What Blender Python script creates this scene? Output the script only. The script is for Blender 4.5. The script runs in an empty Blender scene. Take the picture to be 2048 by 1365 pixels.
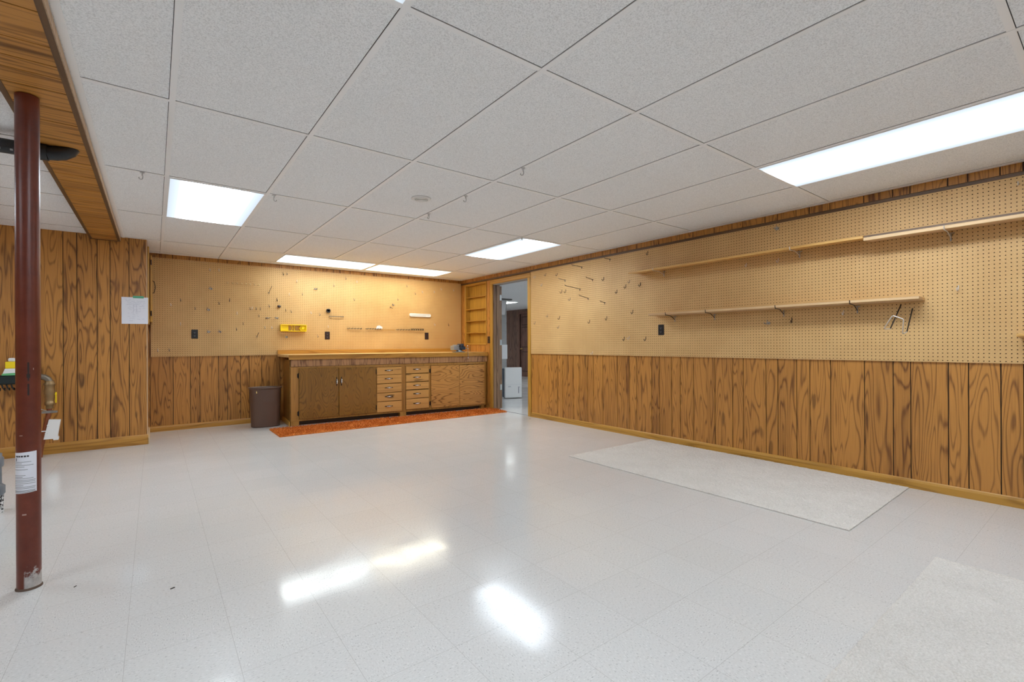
import bpy, math, random
from mathutils import Vector, Matrix
random.seed(7)
D = bpy.data
SC = bpy.context.scene
COL = SC.collection
PI = math.pi

# ------------------------------------------------------------------ room measures (metres)
H = 2.1965            # ceiling
XR = 4.369            # right wall plane
YB = 7.240            # back wall plane
YF = 6.400            # face of the panelled wall on the left
XN = -0.060           # its outer corner / return wall
CAMZ = 1.0531
YREAR, XLEFT = -3.6, -3.7

# ------------------------------------------------------------------ node helpers
def srgb(r, g, b):
    f = lambda c: (c/255/12.92) if c/255 <= 0.04045 else ((c/255+0.055)/1.055)**2.4
    return (f(r), f(g), f(b), 1.0)

class NT:
    def __init__(s, name):
        s.m = D.materials.new(name); s.m.use_nodes = True
        s.t = s.m.node_tree; s.n = s.t.nodes; s.l = s.t.links
        s.n.clear()
        s.out = s.n.new('ShaderNodeOutputMaterial')
        s.b = s.n.new('ShaderNodeBsdfPrincipled')
        s.l.new(s.b.outputs[0], s.out.inputs[0])
    def new(s, t, **k):
        n = s.n.new('ShaderNode'+t)
        for a, v in k.items(): setattr(n, a, v)
        return n
    def put(s, sock, v):
        if isinstance(v, (int, float, tuple, list)): sock.default_value = v
        else: s.l.new(v, sock)
    def math(s, op, a, b=0.0, clamp=False):
        n = s.new('Math', operation=op); n.use_clamp = clamp
        s.put(n.inputs[0], a); s.put(n.inputs[1], b)
        return n.outputs[0]
    def vmath(s, op, a, b):
        n = s.new('VectorMath', operation=op)
        s.put(n.inputs[0], a); s.put(n.inputs[1], b)
        return n.outputs[0]
    def coord(s): return s.new('TexCoord').outputs['Object']
    def xyz(s, v):
        n = s.new('SeparateXYZ'); s.l.new(v, n.inputs[0]); return n.outputs
    def noise(s, vec, scale, detail=2.0, rough=0.5, dist=0.0):
        n = s.new('TexNoise'); s.put(n.inputs['Vector'], vec)
        n.inputs['Scale'].default_value = scale; n.inputs['Detail'].default_value = detail
        n.inputs['Roughness'].default_value = rough; n.inputs['Distortion'].default_value = dist
        return n.outputs[0]
    def ramp(s, fac, stops, interp='LINEAR'):
        n = s.new('ValToRGB'); cr = n.color_ramp; cr.interpolation = interp
        while len(cr.elements) < len(stops): cr.elements.new(0.5)
        for e, (p, c) in zip(cr.elements, stops):
            e.position = p; e.color = c if isinstance(c, tuple) else (c, c, c, 1)
        s.put(n.inputs[0], fac); return n.outputs[0]
    def mix(s, fac, a, b, mode='MIX'):
        n = s.new('Mix', data_type='RGBA', blend_type=mode)
        s.put(n.inputs[0], fac); s.put(n.inputs[6], a); s.put(n.inputs[7], b)
        return n.outputs[2]
    def bump(s, h, strength=0.3, dist=0.002):
        n = s.new('Bump'); n.inputs['Strength'].default_value = strength
        n.inputs['Distance'].default_value = dist
        s.put(n.inputs['Height'], h); s.l.new(n.outputs[0], s.b.inputs['Normal'])
    def set(s, **k):
        for a, v in k.items(): s.put(s.b.inputs[a.replace('_', ' ')], v)
        return s.m

def plain(name, c, rough=0.5, metal=0.0, spec=0.5, var=0.0):
    t = NT(name)
    col = c
    if var:
        n = t.noise(t.coord(), 30, 3)
        col = t.mix(n, tuple(x*(1-var) for x in c[:3])+(1,), tuple(min(1, x*(1+var)) for x in c[:3])+(1,))
    t.set(Base_Color=col, Roughness=rough, Metallic=metal)
    t.b.inputs['Specular IOR Level'].default_value = spec
    return t.m

def wood(name, light, dark, axis='Z', ring=15.0, across=6.0, along=0.9, rough=0.42, lines=0.75, knots=0.0, fiber=0.35, pidvar=0.16, contrast=1.0):
    """cathedral-grained wood; grain runs along axis; the plank attribute shifts the figure board by board"""
    t = NT(name)
    co = t.coord()
    at = t.new('Attribute', attribute_type='GEOMETRY', attribute_name='plank').outputs['Fac']
    x, y, z = t.xyz(co)
    comb = t.new('CombineXYZ')
    for i, (a, s_) in enumerate(zip('XYZ', (x, y, z))):
        t.l.new(t.math('MULTIPLY', s_, along if a == axis else across), comb.inputs[i])
    off = t.new('CombineXYZ')
    t.l.new(t.math('MULTIPLY', at, 37.3), off.inputs[0]); t.l.new(t.math('MULTIPLY', at, 91.7), off.inputs[1]); t.l.new(t.math('MULTIPLY', at, 53.1), off.inputs[2])
    v = t.vmath('ADD', comb.outputs[0], off.outputs[0])
    n = t.noise(v, 1.0, 1.4, 0.45, 0.25)
    ph = t.math('MULTIPLY', n, ring*2*PI)
    sn = t.math('SINE', ph)
    ln = t.ramp(t.math('ADD', t.math('MULTIPLY', sn, 0.5), 0.5), [(0.0, 1.0), (0.10, 0.55), (0.34, 0.10), (1.0, 0.0)])
    fv = t.new('CombineXYZ')
    for i, (a, s_) in enumerate(zip('XYZ', (x, y, z))):
        t.l.new(t.math('MULTIPLY', s_, 5.0 if a == axis else 210.0), fv.inputs[i])
    fv = t.vmath('ADD', fv.outputs[0], off.outputs[0])
    fb = t.noise(fv, 1.0, 1.0, 0.6)
    broad = t.noise(v, 0.55, 1.0, 0.5)
    f = t.math('MULTIPLY', ln, lines)
    f = t.math('ADD', f, t.math('MULTIPLY', t.math('SUBTRACT', fb, 0.5), fiber*1.6))
    f = t.math('ADD', f, t.math('MULTIPLY', t.math('SUBTRACT', broad, 0.5), 0.9*contrast))
    f = t.math('ADD', f, t.math('MULTIPLY', t.math('SUBTRACT', t.math('FRACT', t.math('MULTIPLY', at, 7.77)), 0.5), pidvar*2))
    f = t.math('ADD', f, 0.08, clamp=True)
    col = t.mix(f, light, dark)
    if knots:
        kv = t.new('CombineXYZ')
        for i, (a, s_) in enumerate(zip('XYZ', (x, y, z))):
            t.l.new(t.math('MULTIPLY', s_, 3.2 if a == axis else 13.0), kv.inputs[i])
        kv = t.vmath('ADD', kv.outputs[0], off.outputs[0])
        k = t.noise(kv, 1.0, 1.0, 0.4)
        kf = t.ramp(k, [(0.70, 0.0), (0.75, knots)])
        col = t.mix(kf, col, tuple(c*0.35 for c in dark[:3])+(1,))
    t.set(Base_Color=col, Roughness=rough)
    return t.m

M = {}
M['panel'] = wood('panelling_wood', srgb(188, 130, 60), srgb(96, 54, 19), 'Z', ring=13, across=9.5, along=1.0, lines=0.62, contrast=0.7, fiber=0.5, pidvar=0.12, knots=0.5)
M['panel_x'] = wood('panelling_wood_across', srgb(190, 134, 66), srgb(112, 68, 26), 'X', ring=8, across=9, along=0.5, knots=0.3)
M['groove'] = plain('painted_groove', srgb(30, 19, 12), 0.8)
M['oak_x'] = wood('oak_along_x', srgb(186, 134, 56), srgb(128, 82, 24), 'X', ring=6, across=9, along=0.6, rough=0.38, lines=0.5)
M['oak_y'] = wood('oak_along_y', srgb(186, 138, 56), srgb(124, 82, 24), 'Y', ring=6, across=9, along=0.6, rough=0.38, lines=0.5)
M['oak_z'] = wood('oak_upright', srgb(190, 144, 58), srgb(130, 88, 26), 'Z', ring=6, across=9, along=0.6, rough=0.38, lines=0.45)
M['jamb'] = wood('grey_brown_jamb_wood', srgb(142, 112, 84), srgb(84, 60, 42), 'Z', ring=10, across=12, along=0.7)
M['farpanel'] = wood('walnut_panelling', srgb(128, 96, 80), srgb(78, 55, 45), 'Z', ring=8)
M['fardoor'] = wood('walnut_door', srgb(118, 82, 68), srgb(82, 54, 44), 'Z', ring=6)
M['ply_dark'] = wood('dark_stained_plywood', srgb(142, 100, 36), srgb(76, 46, 14), 'Z', ring=22, across=6, along=2.0, lines=0.5, contrast=0.8)
M['ply_x'] = wood('plywood_wavy_grain', srgb(196, 142, 74), srgb(112, 70, 30), 'X', ring=20, across=7.5, along=1.1, lines=0.8)
M['pine_x'] = wood('knotty_pine_drawer', srgb(206, 156, 86), srgb(160, 112, 54), 'X', ring=5, across=8, along=0.7, lines=0.35, knots=0.7, fiber=0.2)
M['frame_wood'] = wood('cabinet_frame_wood', srgb(172, 124, 58), srgb(118, 78, 30), 'Z', ring=6, across=9, along=0.8, lines=0.4)
M['apron'] = wood('apron_panelling', srgb(176, 132, 90), srgb(116, 78, 50), 'Z', ring=9, across=9, along=1.2)
M['board_y'] = wood('bare_shelf_board', srgb(214, 180, 136), srgb(178, 138, 92), 'Y', ring=6, across=14, along=0.5, lines=0.35, rough=0.55)
M['board_gold'] = wood('golden_shelf_board', srgb(222, 176, 104), srgb(176, 126, 60), 'Y', ring=6, across=14, along=0.5, lines=0.4, rough=0.45)
M['dark_trim'] = wood('dark_trim_wood', srgb(98, 72, 48), srgb(58, 40, 26), 'Y', ring=5, across=12, along=0.5, lines=0.4)
M['raw_edge'] = plain('pale_panel_edge', srgb(206, 178, 140), 0.6, var=0.08)

M['side_lit'] = wood('beam_side_painted_light', srgb(214, 184, 148), srgb(168, 134, 100), 'Z', ring=6, across=10, along=1.0, lines=0.4)  # light falling on the beam's right face, put into a paler wood colour
M['top_x'] = wood('worktop_painted_sheen', srgb(240, 206, 146), srgb(206, 162, 96), 'X', ring=6, across=9, along=0.5, rough=0.32, lines=0.3)  # paler than the oak: the bright reflection on the slab is painted in
def pegmat():
    t = NT('pegboard_hardboard')
    co = t.coord()
    a = t.noise(co, 330, 2, 0.6); b = t.noise(co, 2.2, 3, 0.55)
    f = t.math('ADD', t.math('MULTIPLY', a, 0.55), t.math('MULTIPLY', b, 0.45))
    t.set(Base_Color=t.ramp(f, [(0.3, srgb(186, 144, 88)), (0.7, srgb(218, 180, 122))]), Roughness=0.55)
    return t.m
M['peg'] = pegmat()
M['hole'] = plain('peg_hole_shade', srgb(58, 40, 24), 0.9)  # shade in the depth of the drilled holes, put into the colour

def floormat():
    t = NT('vinyl_composition_tile')
    co = t.coord(); x, y, z = t.xyz(co)
    T = 0.3048
    tx = t.math('DIVIDE', t.math('SUBTRACT', x, 0.831), T); ty = t.math('DIVIDE', t.math('SUBTRACT', y, 1.428), T)
    def seam(v):
        fr = t.math('FRACT', v)
        d = t.math('MINIMUM', fr, t.math('SUBTRACT', 1.0, fr))
        return t.math('LESS_THAN', d, 0.0022)
    sm = t.math('MAXIMUM', seam(tx), seam(ty))
    ck = t.math('FRACT', t.math('MULTIPLY', t.math('ADD', t.math('FLOOR', tx), t.math('FLOOR', ty)), 0.5))
    ck = t.math('GREATER_THAN', ck, 0.25)
    idn = t.new('TexWhiteNoise', noise_dimensions='2D')
    cid = t.new('CombineXYZ'); t.l.new(t.math('FLOOR', tx), cid.inputs[0]); t.l.new(t.math('FLOOR', ty), cid.inputs[1])
    t.l.new(cid.outputs[0], idn.inputs['Vector'])
    def fleck(sx, sy):
        c = t.new('CombineXYZ'); t.l.new(t.math('MULTIPLY', x, sx), c.inputs[0]); t.l.new(t.math('MULTIPLY', y, sy), c.inputs[1])
        return t.noise(c.outputs[0], 1.0, 2.0, 0.55)
    fk = t.new('Mix', data_type='FLOAT'); t.l.new(ck, fk.inputs[0])
    t.l.new(fleck(95, 230), fk.inputs[2]); t.l.new(fleck(230, 95), fk.inputs[3])
    fkv = fk.outputs[0]
    base = t.ramp(fkv, [(0.30, srgb(162, 161, 159)), (0.38, srgb(208, 206, 203)), (0.62, srgb(213, 211, 208)), (0.70, srgb(228, 227, 224))])
    pale = t.noise(co, 1.1, 2, 0.6)
    base = t.mix(t.ramp(pale, [(0.3, 0.0), (0.75, 0.16)]), base, srgb(190, 188, 183))
    base = t.mix(t.math('MULTIPLY', idn.outputs[0], 0.07), base, srgb(168, 166, 162))
    base = t.mix(t.math('MULTIPLY', sm, 0.42), base, srgb(120, 112, 102))
    sc = t.noise(co, 3.0, 4, 0.65)
    rough = t.math('ADD', 0.095, t.math('MULTIPLY', t.ramp(sc, [(0.42, 0.0), (0.7, 1.0)]), 0.10))
    wob = t.noise(co, 9, 2, 0.5)
    h = t.math('MULTIPLY', wob, 0.5)
    t.bump(h, 0.12, 0.003)
    t.set(Base_Color=base, Roughness=rough)
    t.b.inputs['Specular IOR Level'].default_value = 0.44
    return t.m
M['floor'] = floormat()

def ceilmat():
    t = NT('textured_ceiling_tile')
    co = t.coord()
    a = t.noise(co, 190, 2, 0.6); b = t.noise(co, 60, 1, 0.5)
    h = t.math('ADD', t.math('MULTIPLY', a, 0.7), t.math('MULTIPLY', b, 0.3))
    col = t.ramp(a, [(0.34, srgb(216, 217, 218)), (0.5, srgb(237, 238, 239)), (0.65, srgb(245, 246, 247))])
    st = t.noise(co, 0.9, 2, 0.6)
    col = t.mix(t.ramp(st, [(0.55, 0.0), (0.8, 0.10)]), col, srgb(196, 196, 195))
    t.bump(h, 0.5, 0.004)
    t.set(Base_Color=col, Roughness=0.85)
    t.b.inputs['Specular IOR Level'].default_value = 0.2
    return t.m
M['ceiling'] = ceilmat()
M['tee'] = plain('white_enamel_grid', srgb(238, 238, 238), 0.4)
M['white_plastic'] = plain('white_plastic', srgb(228, 228, 226), 0.4)
M['vent'] = plain('off_white_vent', srgb(225, 225, 223), 0.5)

def lampmat(name, tint, strength, ax, prof):
    """prismatic diffuser: brightest along the tubes, dimmer near the long edges"""
    t = NT(name)
    t.n.remove(t.b)
    co = t.coord(); c = t.xyz(co)[ax]
    d = t.math('DIVIDE', t.math('ABSOLUTE', c), 0.29)
    pr = t.ramp(d, prof)
    s = t.math('MULTIPLY', pr, strength)
    e = t.new('Emission'); e.inputs[0].default_value = tint
    t.l.new(s, e.inputs[1]); t.l.new(e.outputs[0], t.out.inputs[0])
    return t.m
LAMP = 14.6
M['lamp_y'] = lampmat('lit_diffuser', (0.90, 1.02, 1.13, 1), LAMP*1.22, 0, [(0.0, 1.0), (0.46, 0.96), (0.66, 0.25), (0.80, 0.058), (1.0, 0.046)])
M['lamp_x'] = lampmat('lit_diffuser_cross', (0.93, 1.0, 1.0, 1), LAMP*0.68, 1, [(0.0, 1.0), (0.7, 1.0), (0.85, 0.45), (0.95, 0.12), (1.0, 0.10)])
M['lamp_warm'] = lampmat('lit_diffuser_warm', (1.0, 0.93, 0.74, 1), LAMP*0.72, 1, [(0.0, 1.0), (0.7, 1.0), (0.85, 0.45), (0.95, 0.12), (1.0, 0.10)])

def polemat():
    t = NT('red_oxide_paint')
    co = t.coord(); x, y, z = t.xyz(co)
    n = t.noise(co, 14, 4, 0.6); n2 = t.noise(co, 42, 4, 0.6)
    col = t.ramp(n, [(0.3, srgb(92, 40, 28)), (0.7, srgb(112, 52, 36))])
    low = t.math('SUBTRACT', 0.115, z)
    msk = t.ramp(t.math('ADD', t.math('MULTIPLY', low, 5.0), t.math('SUBTRACT', n2, 0.50)), [(0.16, 0.0), (0.24, 1.0)])
    side = t.ramp(t.math('MULTIPLY', t.math('ADD', x, 0.012), 40), [(0.0, 0.0), (0.2, 1.0)])
    col = t.mix(t.math('MULTIPLY', msk, side), col, t.mix(n2, srgb(110, 104, 100), srgb(214, 208, 204)))
    chip = t.ramp(t.noise(co, 70, 3, 0.7), [(0.735, 0.0), (0.75, 0.55)])
    col = t.mix(chip, col, srgb(170, 110, 84))
    t.set(Base_Color=col, Roughness=0.32)
    return t.m
M['pole'] = polemat()

def rugmat(name, stops, sc):
    t = NT(name); co = t.coord()
    n = t.noise(co, sc, 3, 0.65); n2 = t.noise(co, 4, 3, 0.6)
    f = t.math('ADD', t.math('MULTIPLY', n, 0.75), t.math('MULTIPLY', n2, 0.25))
    t.bump(n, 0.6, 0.004)
    t.set(Base_Color=t.ramp(f, stops), Roughness=0.95)
    t.b.inputs['Specular IOR Level'].default_value = 0.1
    return t.m
M['shag'] = rugmat('burnt_orange_shag', [(0.32, srgb(112, 50, 20)), (0.5, srgb(200, 110, 44)), (0.68, srgb(240, 172, 100))], 120)
M['grey_pile'] = rugmat('grey_carpet_pile', [(0.25, srgb(184, 178, 170)), (0.55, srgb(212, 207, 200)), (0.8, srgb(226, 222, 216))], 150)

M['bin'] = plain('brown_plastic', srgb(92, 68, 56), 0.42)
M['steel'] = plain('zinc_steel', srgb(170, 168, 164), 0.3, 0.9)
M['wire'] = plain('dull_steel_wire', srgb(122, 116, 106), 0.4, 0.8)
M['darkwire'] = plain('dark_steel_wire', srgb(60, 54, 50), 0.45, 0.6)
M['palewire'] = plain('pale_coated_wire', srgb(205, 196, 186), 0.4, 0.1)
M['brass'] = plain('brass', srgb(214, 178, 112), 0.3, 0.85)
M['agedbrass'] = plain('aged_brass', srgb(150, 124, 88), 0.4, 0.7, var=0.2)
M['copper'] = plain('copper', srgb(150, 92, 66), 0.4, 0.7, var=0.15)
M['black'] = plain('black_plastic', srgb(24, 26, 30), 0.35)
M['blackmetal'] = plain('antique_black_metal', srgb(38, 34, 34), 0.35, 0.5)
M['brown_plate'] = plain('dark_brown_plastic', srgb(48, 30, 26), 0.35)
M['slot'] = plain('socket_slots', srgb(150, 150, 155), 0.4)
M['yellow'] = plain('yellow_plastic', srgb(244, 214, 26), 0.4)
M['green'] = plain('green_tape', srgb(86, 160, 124), 0.6)
M['greenp'] = plain('green_plastic', srgb(98, 176, 116), 0.5)
M['paper'] = plain('white_paper', srgb(226, 228, 236), 0.8)
M['ink'] = plain('grey_ink', srgb(150, 152, 172), 0.8)
M['darkink'] = plain('dark_ink', srgb(62, 58, 60), 0.8)
M['midink'] = plain('printed_grey', srgb(140, 144, 146), 0.8)
M['ceramic'] = plain('white_ceramic', srgb(235, 232, 226), 0.2)
M['chrome'] = plain('chrome', srgb(220, 220, 220), 0.12, 1.0)
M['visegrey'] = plain('grey_cast_iron', srgb(150, 154, 156), 0.4, 0.5)
M['viseblue'] = plain('dark_blue_enamel', srgb(44, 56, 72), 0.4, 0.2)
M['pvc'] = plain('grey_pvc', srgb(104, 110, 118), 0.4)
M['abs'] = plain('black_abs', srgb(22, 23, 26), 0.4)
M['block'] = plain('grey_block', srgb(170, 170, 168), 0.85, var=0.12)
M['hingeplate'] = plain('satin_hinge', srgb(196, 204, 206), 0.35, 0.4)
M['dehumdark'] = plain('dark_blue_plastic', srgb(44, 62, 78), 0.5)
M['hookgrey'] = plain('grey_plastic_hook', srgb(196, 196, 196), 0.5)
M['debris'] = plain('dark_debris', srgb(52, 44, 40), 0.9)
M['farwhite'] = plain('matte_white', srgb(232, 232, 232), 0.8)

# ------------------------------------------------------------------ mesh builder
class MB:
    def __init__(s): s.v = []; s.f = []; s.mi = []; s.pl = []; s.sm = []
    def add(s, vs, fs, mi=0, plank=0.0, smooth=False):
        o = len(s.v); s.v += [tuple(p) for p in vs]
        for f in fs:
            s.f.append([i+o for i in f]); s.mi.append(mi); s.pl.append(plank); s.sm.append(smooth)
        return s
    def box(s, a, b, mi=0, plank=0.0):
        x0, x1 = sorted((a[0], b[0])); y0, y1 = sorted((a[1], b[1])); z0, z1 = sorted((a[2], b[2]))
        vs = [(x0, y0, z0), (x1, y0, z0), (x1, y1, z0), (x0, y1, z0), (x0, y0, z1), (x1, y0, z1), (x1, y1, z1), (x0, y1, z1)]
        fs = [(0, 3, 2, 1), (4, 5, 6, 7), (0, 1, 5, 4), (1, 2, 6, 5), (2, 3, 7, 6), (3, 0, 4, 7)]
        return s.add(vs, fs, mi, plank)
    def cbox(s, a, b, c=0.003, mi=0, plank=0.0):
        """box with chamfered edges"""
        x0, x1 = sorted((a[0], b[0])); y0, y1 = sorted((a[1], b[1])); z0, z1 = sorted((a[2], b[2]))
        c = min(c, (x1-x0)*.45, (y1-y0)*.45, (z1-z0)*.45)
        vs = []; idx = {}
        for i, X in enumerate((x0, x1)):
            for j, Y in enumerate((y0, y1)):
                for k, Z in enumerate((z0, z1)):
                    sx, sy, sz = (1-2*i)*c, (1-2*j)*c, (1-2*k)*c
                    for ax in range(3):
                        p = [X+sx, Y+sy, Z+sz]; p[ax] = (X, Y, Z)[ax]
                        idx[(i, j, k, ax)] = len(vs); vs.append(tuple(p))
        g = lambda i, j, k, ax: idx[(i, j, k, ax)]
        fs = []
        for i in (0, 1):
            q = [g(i, 0, 0, 0), g(i, 1, 0, 0), g(i, 1, 1, 0), g(i, 0, 1, 0)]; fs.append(q if i else q[::-1])
            q = [g(0, i, 0, 1), g(0, i, 1, 1), g(1, i, 1, 1), g(1, i, 0, 1)]; fs.append(q if i else q[::-1])
            q = [g(0, 0, i, 2), g(1, 0, i, 2), g(1, 1, i, 2), g(0, 1, i, 2)]; fs.append(q if i else q[::-1])
        for a_ in (0, 1):
            for b_ in (0, 1):
                fs.append([g(0, a_, b_, 1), g(1, a_, b_, 1), g(1, a_, b_, 2), g(0, a_, b_, 2)][::1 if a_ != b_ else -1][::-1])
                fs.append([g(a_, 0, b_, 0), g(a_, 1, b_, 0), g(a_, 1, b_, 2), g(a_, 0, b_, 2)][::1 if a_ == b_ else -1][::-1])
                fs.append([g(a_, b_, 0, 0), g(a_, b_, 1, 0), g(a_, b_, 1, 1), g(a_, b_, 0, 1)][::1 if a_ != b_ else -1][::-1])
        for i in (0, 1):
            for j in (0, 1):
                for k in (0, 1):
                    t = [g(i, j, k, 0), g(i, j, k, 1), g(i, j, k, 2)]
                    fs.append(t if (i+j+k) % 2 else t[::-1])
        return s.add(vs, fs, mi, plank)
    def prism(s, poly, z0, z1, mi=0, plank=0.0):
        n = len(poly)
        vs = [(x, y, z0) for x, y in poly]+[(x, y, z1) for x, y in poly]
        fs = [tuple(range(n))[::-1], tuple(range(n, 2*n))]+[(i, (i+1) % n, n+(i+1) % n, n+i) for i in range(n)]
        return s.add(vs, fs, mi, plank)
    def extr(s, poly, axis, a0, a1, mi=0, plank=0.0, smooth=False):
        """poly in the plane normal to axis, swept from a0 to a1"""
        def P(p, a): return (a, p[0], p[1]) if axis == 'X' else ((p[0], a, p[1]) if axis == 'Y' else (p[0], p[1], a))
        n = len(poly)
        vs = [P(p, a0) for p in poly]+[P(p, a1) for p in poly]
        s.add(vs, [tuple(range(n))[::-1], tuple(range(n, 2*n))], mi, plank)
        o = [(i, (i+1) % n, n+(i+1) % n, n+i) for i in range(n)]
        return s.add(vs, o, mi, plank, smooth)
    def tube(s, pts, r, n=8, mi=0, cap=True):
        pts = [Vector(p) for p in pts]; rs = r if isinstance(r, (list, tuple)) else [r]*len(pts)
        rings = []; up = None
        for i, p in enumerate(pts):
            t = (pts[min(i+1, len(pts)-1)]-pts[max(i-1, 0)])
            t = t.normalized() if t.length > 1e-9 else Vector((0, 0, 1))
            if up is None:
                a = Vector((0, 0, 1)) if abs(t.z) < .9 else Vector((1, 0, 0))
                up = t.cross(a).normalized()
            up = (up-t*up.dot(t))
            up = up.normalized() if up.length > 1e-6 else t.orthogonal().normalized()
            w = t.cross(up)
            rings.append([p+(up*math.cos(2*PI*k/n)+w*math.sin(2*PI*k/n))*rs[i] for k in range(n)])
        vs = [q for rg in rings for q in rg]; fs = []
        for i in range(len(pts)-1):
            for k in range(n):
                fs.append((i*n+k, i*n+(k+1) % n, (i+1)*n+(k+1) % n, (i+1)*n+k))
        s.add(vs, fs, mi, 0.0, True)
        if cap:
            s.add(rings[0], [tuple(range(n))[::-1]], mi); s.add(rings[-1], [tuple(range(n))], mi)
        return s
    def lathe(s, prof, c=(0, 0, 0), n=24, mi=0, sx=1.0, sy=1.0, axis='Z', smooth=True):
        vs = []; fs = []
        for r, h in prof:
            for k in range(n):
                a = 2*PI*k/n; x, y = r*sx*math.cos(a), r*sy*math.sin(a)
                p = (x, y, h) if axis == 'Z' else ((h, x, y) if axis == 'X' else (x, h, y))
                vs.append((c[0]+p[0], c[1]+p[1], c[2]+p[2]))
        for i in range(len(prof)-1):
            for k in range(n):
                fs.append((i*n+k, i*n+(k+1) % n, (i+1)*n+(k+1) % n, (i+1)*n+k))
        s.add(vs, fs, mi, 0.0, smooth)
        m = len(prof)
        s.add(vs[:n], [tuple(range(n))[::-1]], mi); s.add(vs[(m-1)*n:], [tuple(range(n))], mi)
        return s
    def xform(s, mat): s.v = [tuple(mat @ Vector(p)) for p in s.v]; return s
    def mesh(s, name, mats):
        me = D.meshes.new(name); me.from_pydata(s.v, [], s.f)
        for m in (mats if isinstance(mats, (list, tuple)) else [mats]): me.materials.append(m)
        me.polygons.foreach_set('material_index', s.mi)
        me.polygons.foreach_set('use_smooth', s.sm)
        at = me.attributes.new('plank', 'FLOAT', 'FACE'); at.data.foreach_set('value', s.pl)
        me.update(); return me
    def build(s, name, mats, parent=None, loc=None):
        o = D.objects.new(name, s.mesh(name, mats)); COL.objects.link(o)
        if parent is not None: o.parent = parent
        if loc: o.location = loc
        return o

def shift(o, loc):
    """move the mesh's own origin to loc without moving the mesh"""
    o.data.transform(Matrix.Translation(-Vector(loc))); o.location = loc
    return o
def tag(o, label, cat, group=None, kind=None):
    o['label'] = label; o['category'] = cat
    if group: o['group'] = group
    if kind: o['kind'] = kind
    return o
def thing(name, loc, label, cat, group=None, rz=0.0):
    o = D.objects.new(name, None); COL.objects.link(o)
    o.empty_display_size = 0.05; o.location = loc; o.rotation_euler = (0, 0, rz)
    return tag(o, label, cat, group)
def struct(o): o['kind'] = 'structure'; return o
def copy_tree(o, parent=None):
    c = o.copy(); COL.objects.link(c)
    if parent is not None: c.parent = parent
    for ch in list(o.children): copy_tree(ch, c)
    return c
ORD = ['first', 'second', 'third', 'fourth', 'fifth', 'sixth', 'seventh', 'eighth', 'ninth', 'tenth', 'eleventh', 'twelfth', 'thirteenth',
       'fourteenth', 'fifteenth', 'sixteenth', 'seventeenth', 'eighteenth', 'nineteenth', 'twentieth']

# ------------------------------------------------------------------ panelled walls
IN = 0.0254
def groove_seq(start, steps, lo, hi):
    """grooves of a four-foot random-plank sheet, repeated over lo..hi"""
    g = []; p = start
    while p > lo: p -= sum(steps)*IN
    i = 0
    while p < hi:
        if p > lo: g.append(p)
        p += steps[i % len(steps)]*IN; i += 1
    return g
def panelled(mb, axis, plane, sgn, rects, grooves, gap=0.0060, deep=0.006, thick=0.10, back=True):
    """planks in the wall plane; sgn is the side the wall body lies on. mi 0 = planks, 1 = groove"""
    for (u0, u1, z0, z1) in rects:
        cuts = [u0]+[g for g in grooves if u0+0.012 < g < u1-0.012]+[u1]
        for a, b in zip(cuts[:-1], cuts[1:]):
            a2 = a+(gap/2 if a != u0 else 0); b2 = b-(gap/2 if b != u1 else 0)
            pid = random.random()
            if axis == 'Y': mb.box((a2, plane, z0), (b2, plane+sgn*deep, z1), 0, pid)
            else: mb.box((plane, a2, z0), (plane+sgn*deep, b2, z1), 0, pid)
        if back:
            if axis == 'Y': mb.box((u0, plane+sgn*deep, z0), (u1, plane+sgn*thick, z1), 1)
            else: mb.box((plane+sgn*deep, u0, z0), (plane+sgn*thick, u1, z1), 1)

GR = groove_seq(0.512, [6, 4, 8, 4, 7, 9, 6, 4], YREAR, YB)
GB = groove_seq(-0.044, [9, 7, 4, 8, 4, 6, 4, 6], XN, XR)
GF = groove_seq(-0.719, [4, 6, 4, 6, 9, 7, 4, 8], XLEFT, XN)

# right wall: door opening Y 5.35-6.25 (z<2.03), shelf niche Y 6.452-7.09, z 1.067-2.083
mb = MB()
panelled(mb, 'X', XR, +1, [(YREAR, 5.35, 0, H), (5.35, 6.25, 2.03, H), (6.25, 6.452, 0, H), (6.452, 7.09, 0, 1.067), (6.452, 7.09, 2.083, H), (7.09, YB, 0, H)], GR, thick=0.118)
struct(mb.build('wall_right', [M['panel'], M['groove']]))
mb = MB()
panelled(mb, 'Y', YB, +1, [(XN, XR+0.118, 0, H)], GB)
struct(mb.build('wall_back', [M['panel'], M['groove']]))
mb = MB()
panelled(mb, 'Y', YF, +1, [(XLEFT, XN-0.006, 0, H)], GF, thick=0.05)
struct(mb.build('wall_left', [M['panel'], M['groove']]))
mb = MB()
mb.box((XN-0.006, YF-0.003, 0), (XN, YF+0.03, H), 1)
panelled(mb, 'X', XN, -1, [(YF+0.03, YB, 0, H)], [6.6, 6.75, 6.9, 7.1], thick=0.006)
struct(mb.build('wall_return', [M['panel'], M['raw_edge']]))
mb = MB()
panelled(mb, 'Y', YREAR, -1, [(XLEFT, XR, 0, H)], groove_seq(0, [9, 7, 4, 8, 4, 6, 4, 6], XLEFT, XR))
struct(mb.build('wall_rear', [M['panel'], M['groove']]))
mb = MB()
panelled(mb, 'X', XLEFT, -1, [(YREAR, YF, 0, H)], groove_seq(0, [9, 7, 4, 8, 4, 6, 4, 6], YREAR, YF))
struct(mb.build('wall_side', [M['panel'], M['groove']]))

# floor: one slab through the doorway into the next room
struct(MB().box((XLEFT-0.1, YREAR-0.1, -0.05), (9.7, 13.6, 0.0)).build('floor', M['floor']))
# ceiling: tile field, then the exposed grid
struct(MB().box((XLEFT-0.1, YREAR-0.1, H), (9.7, 13.6, H+0.05)).build('ceiling', M['ceiling']))

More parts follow.
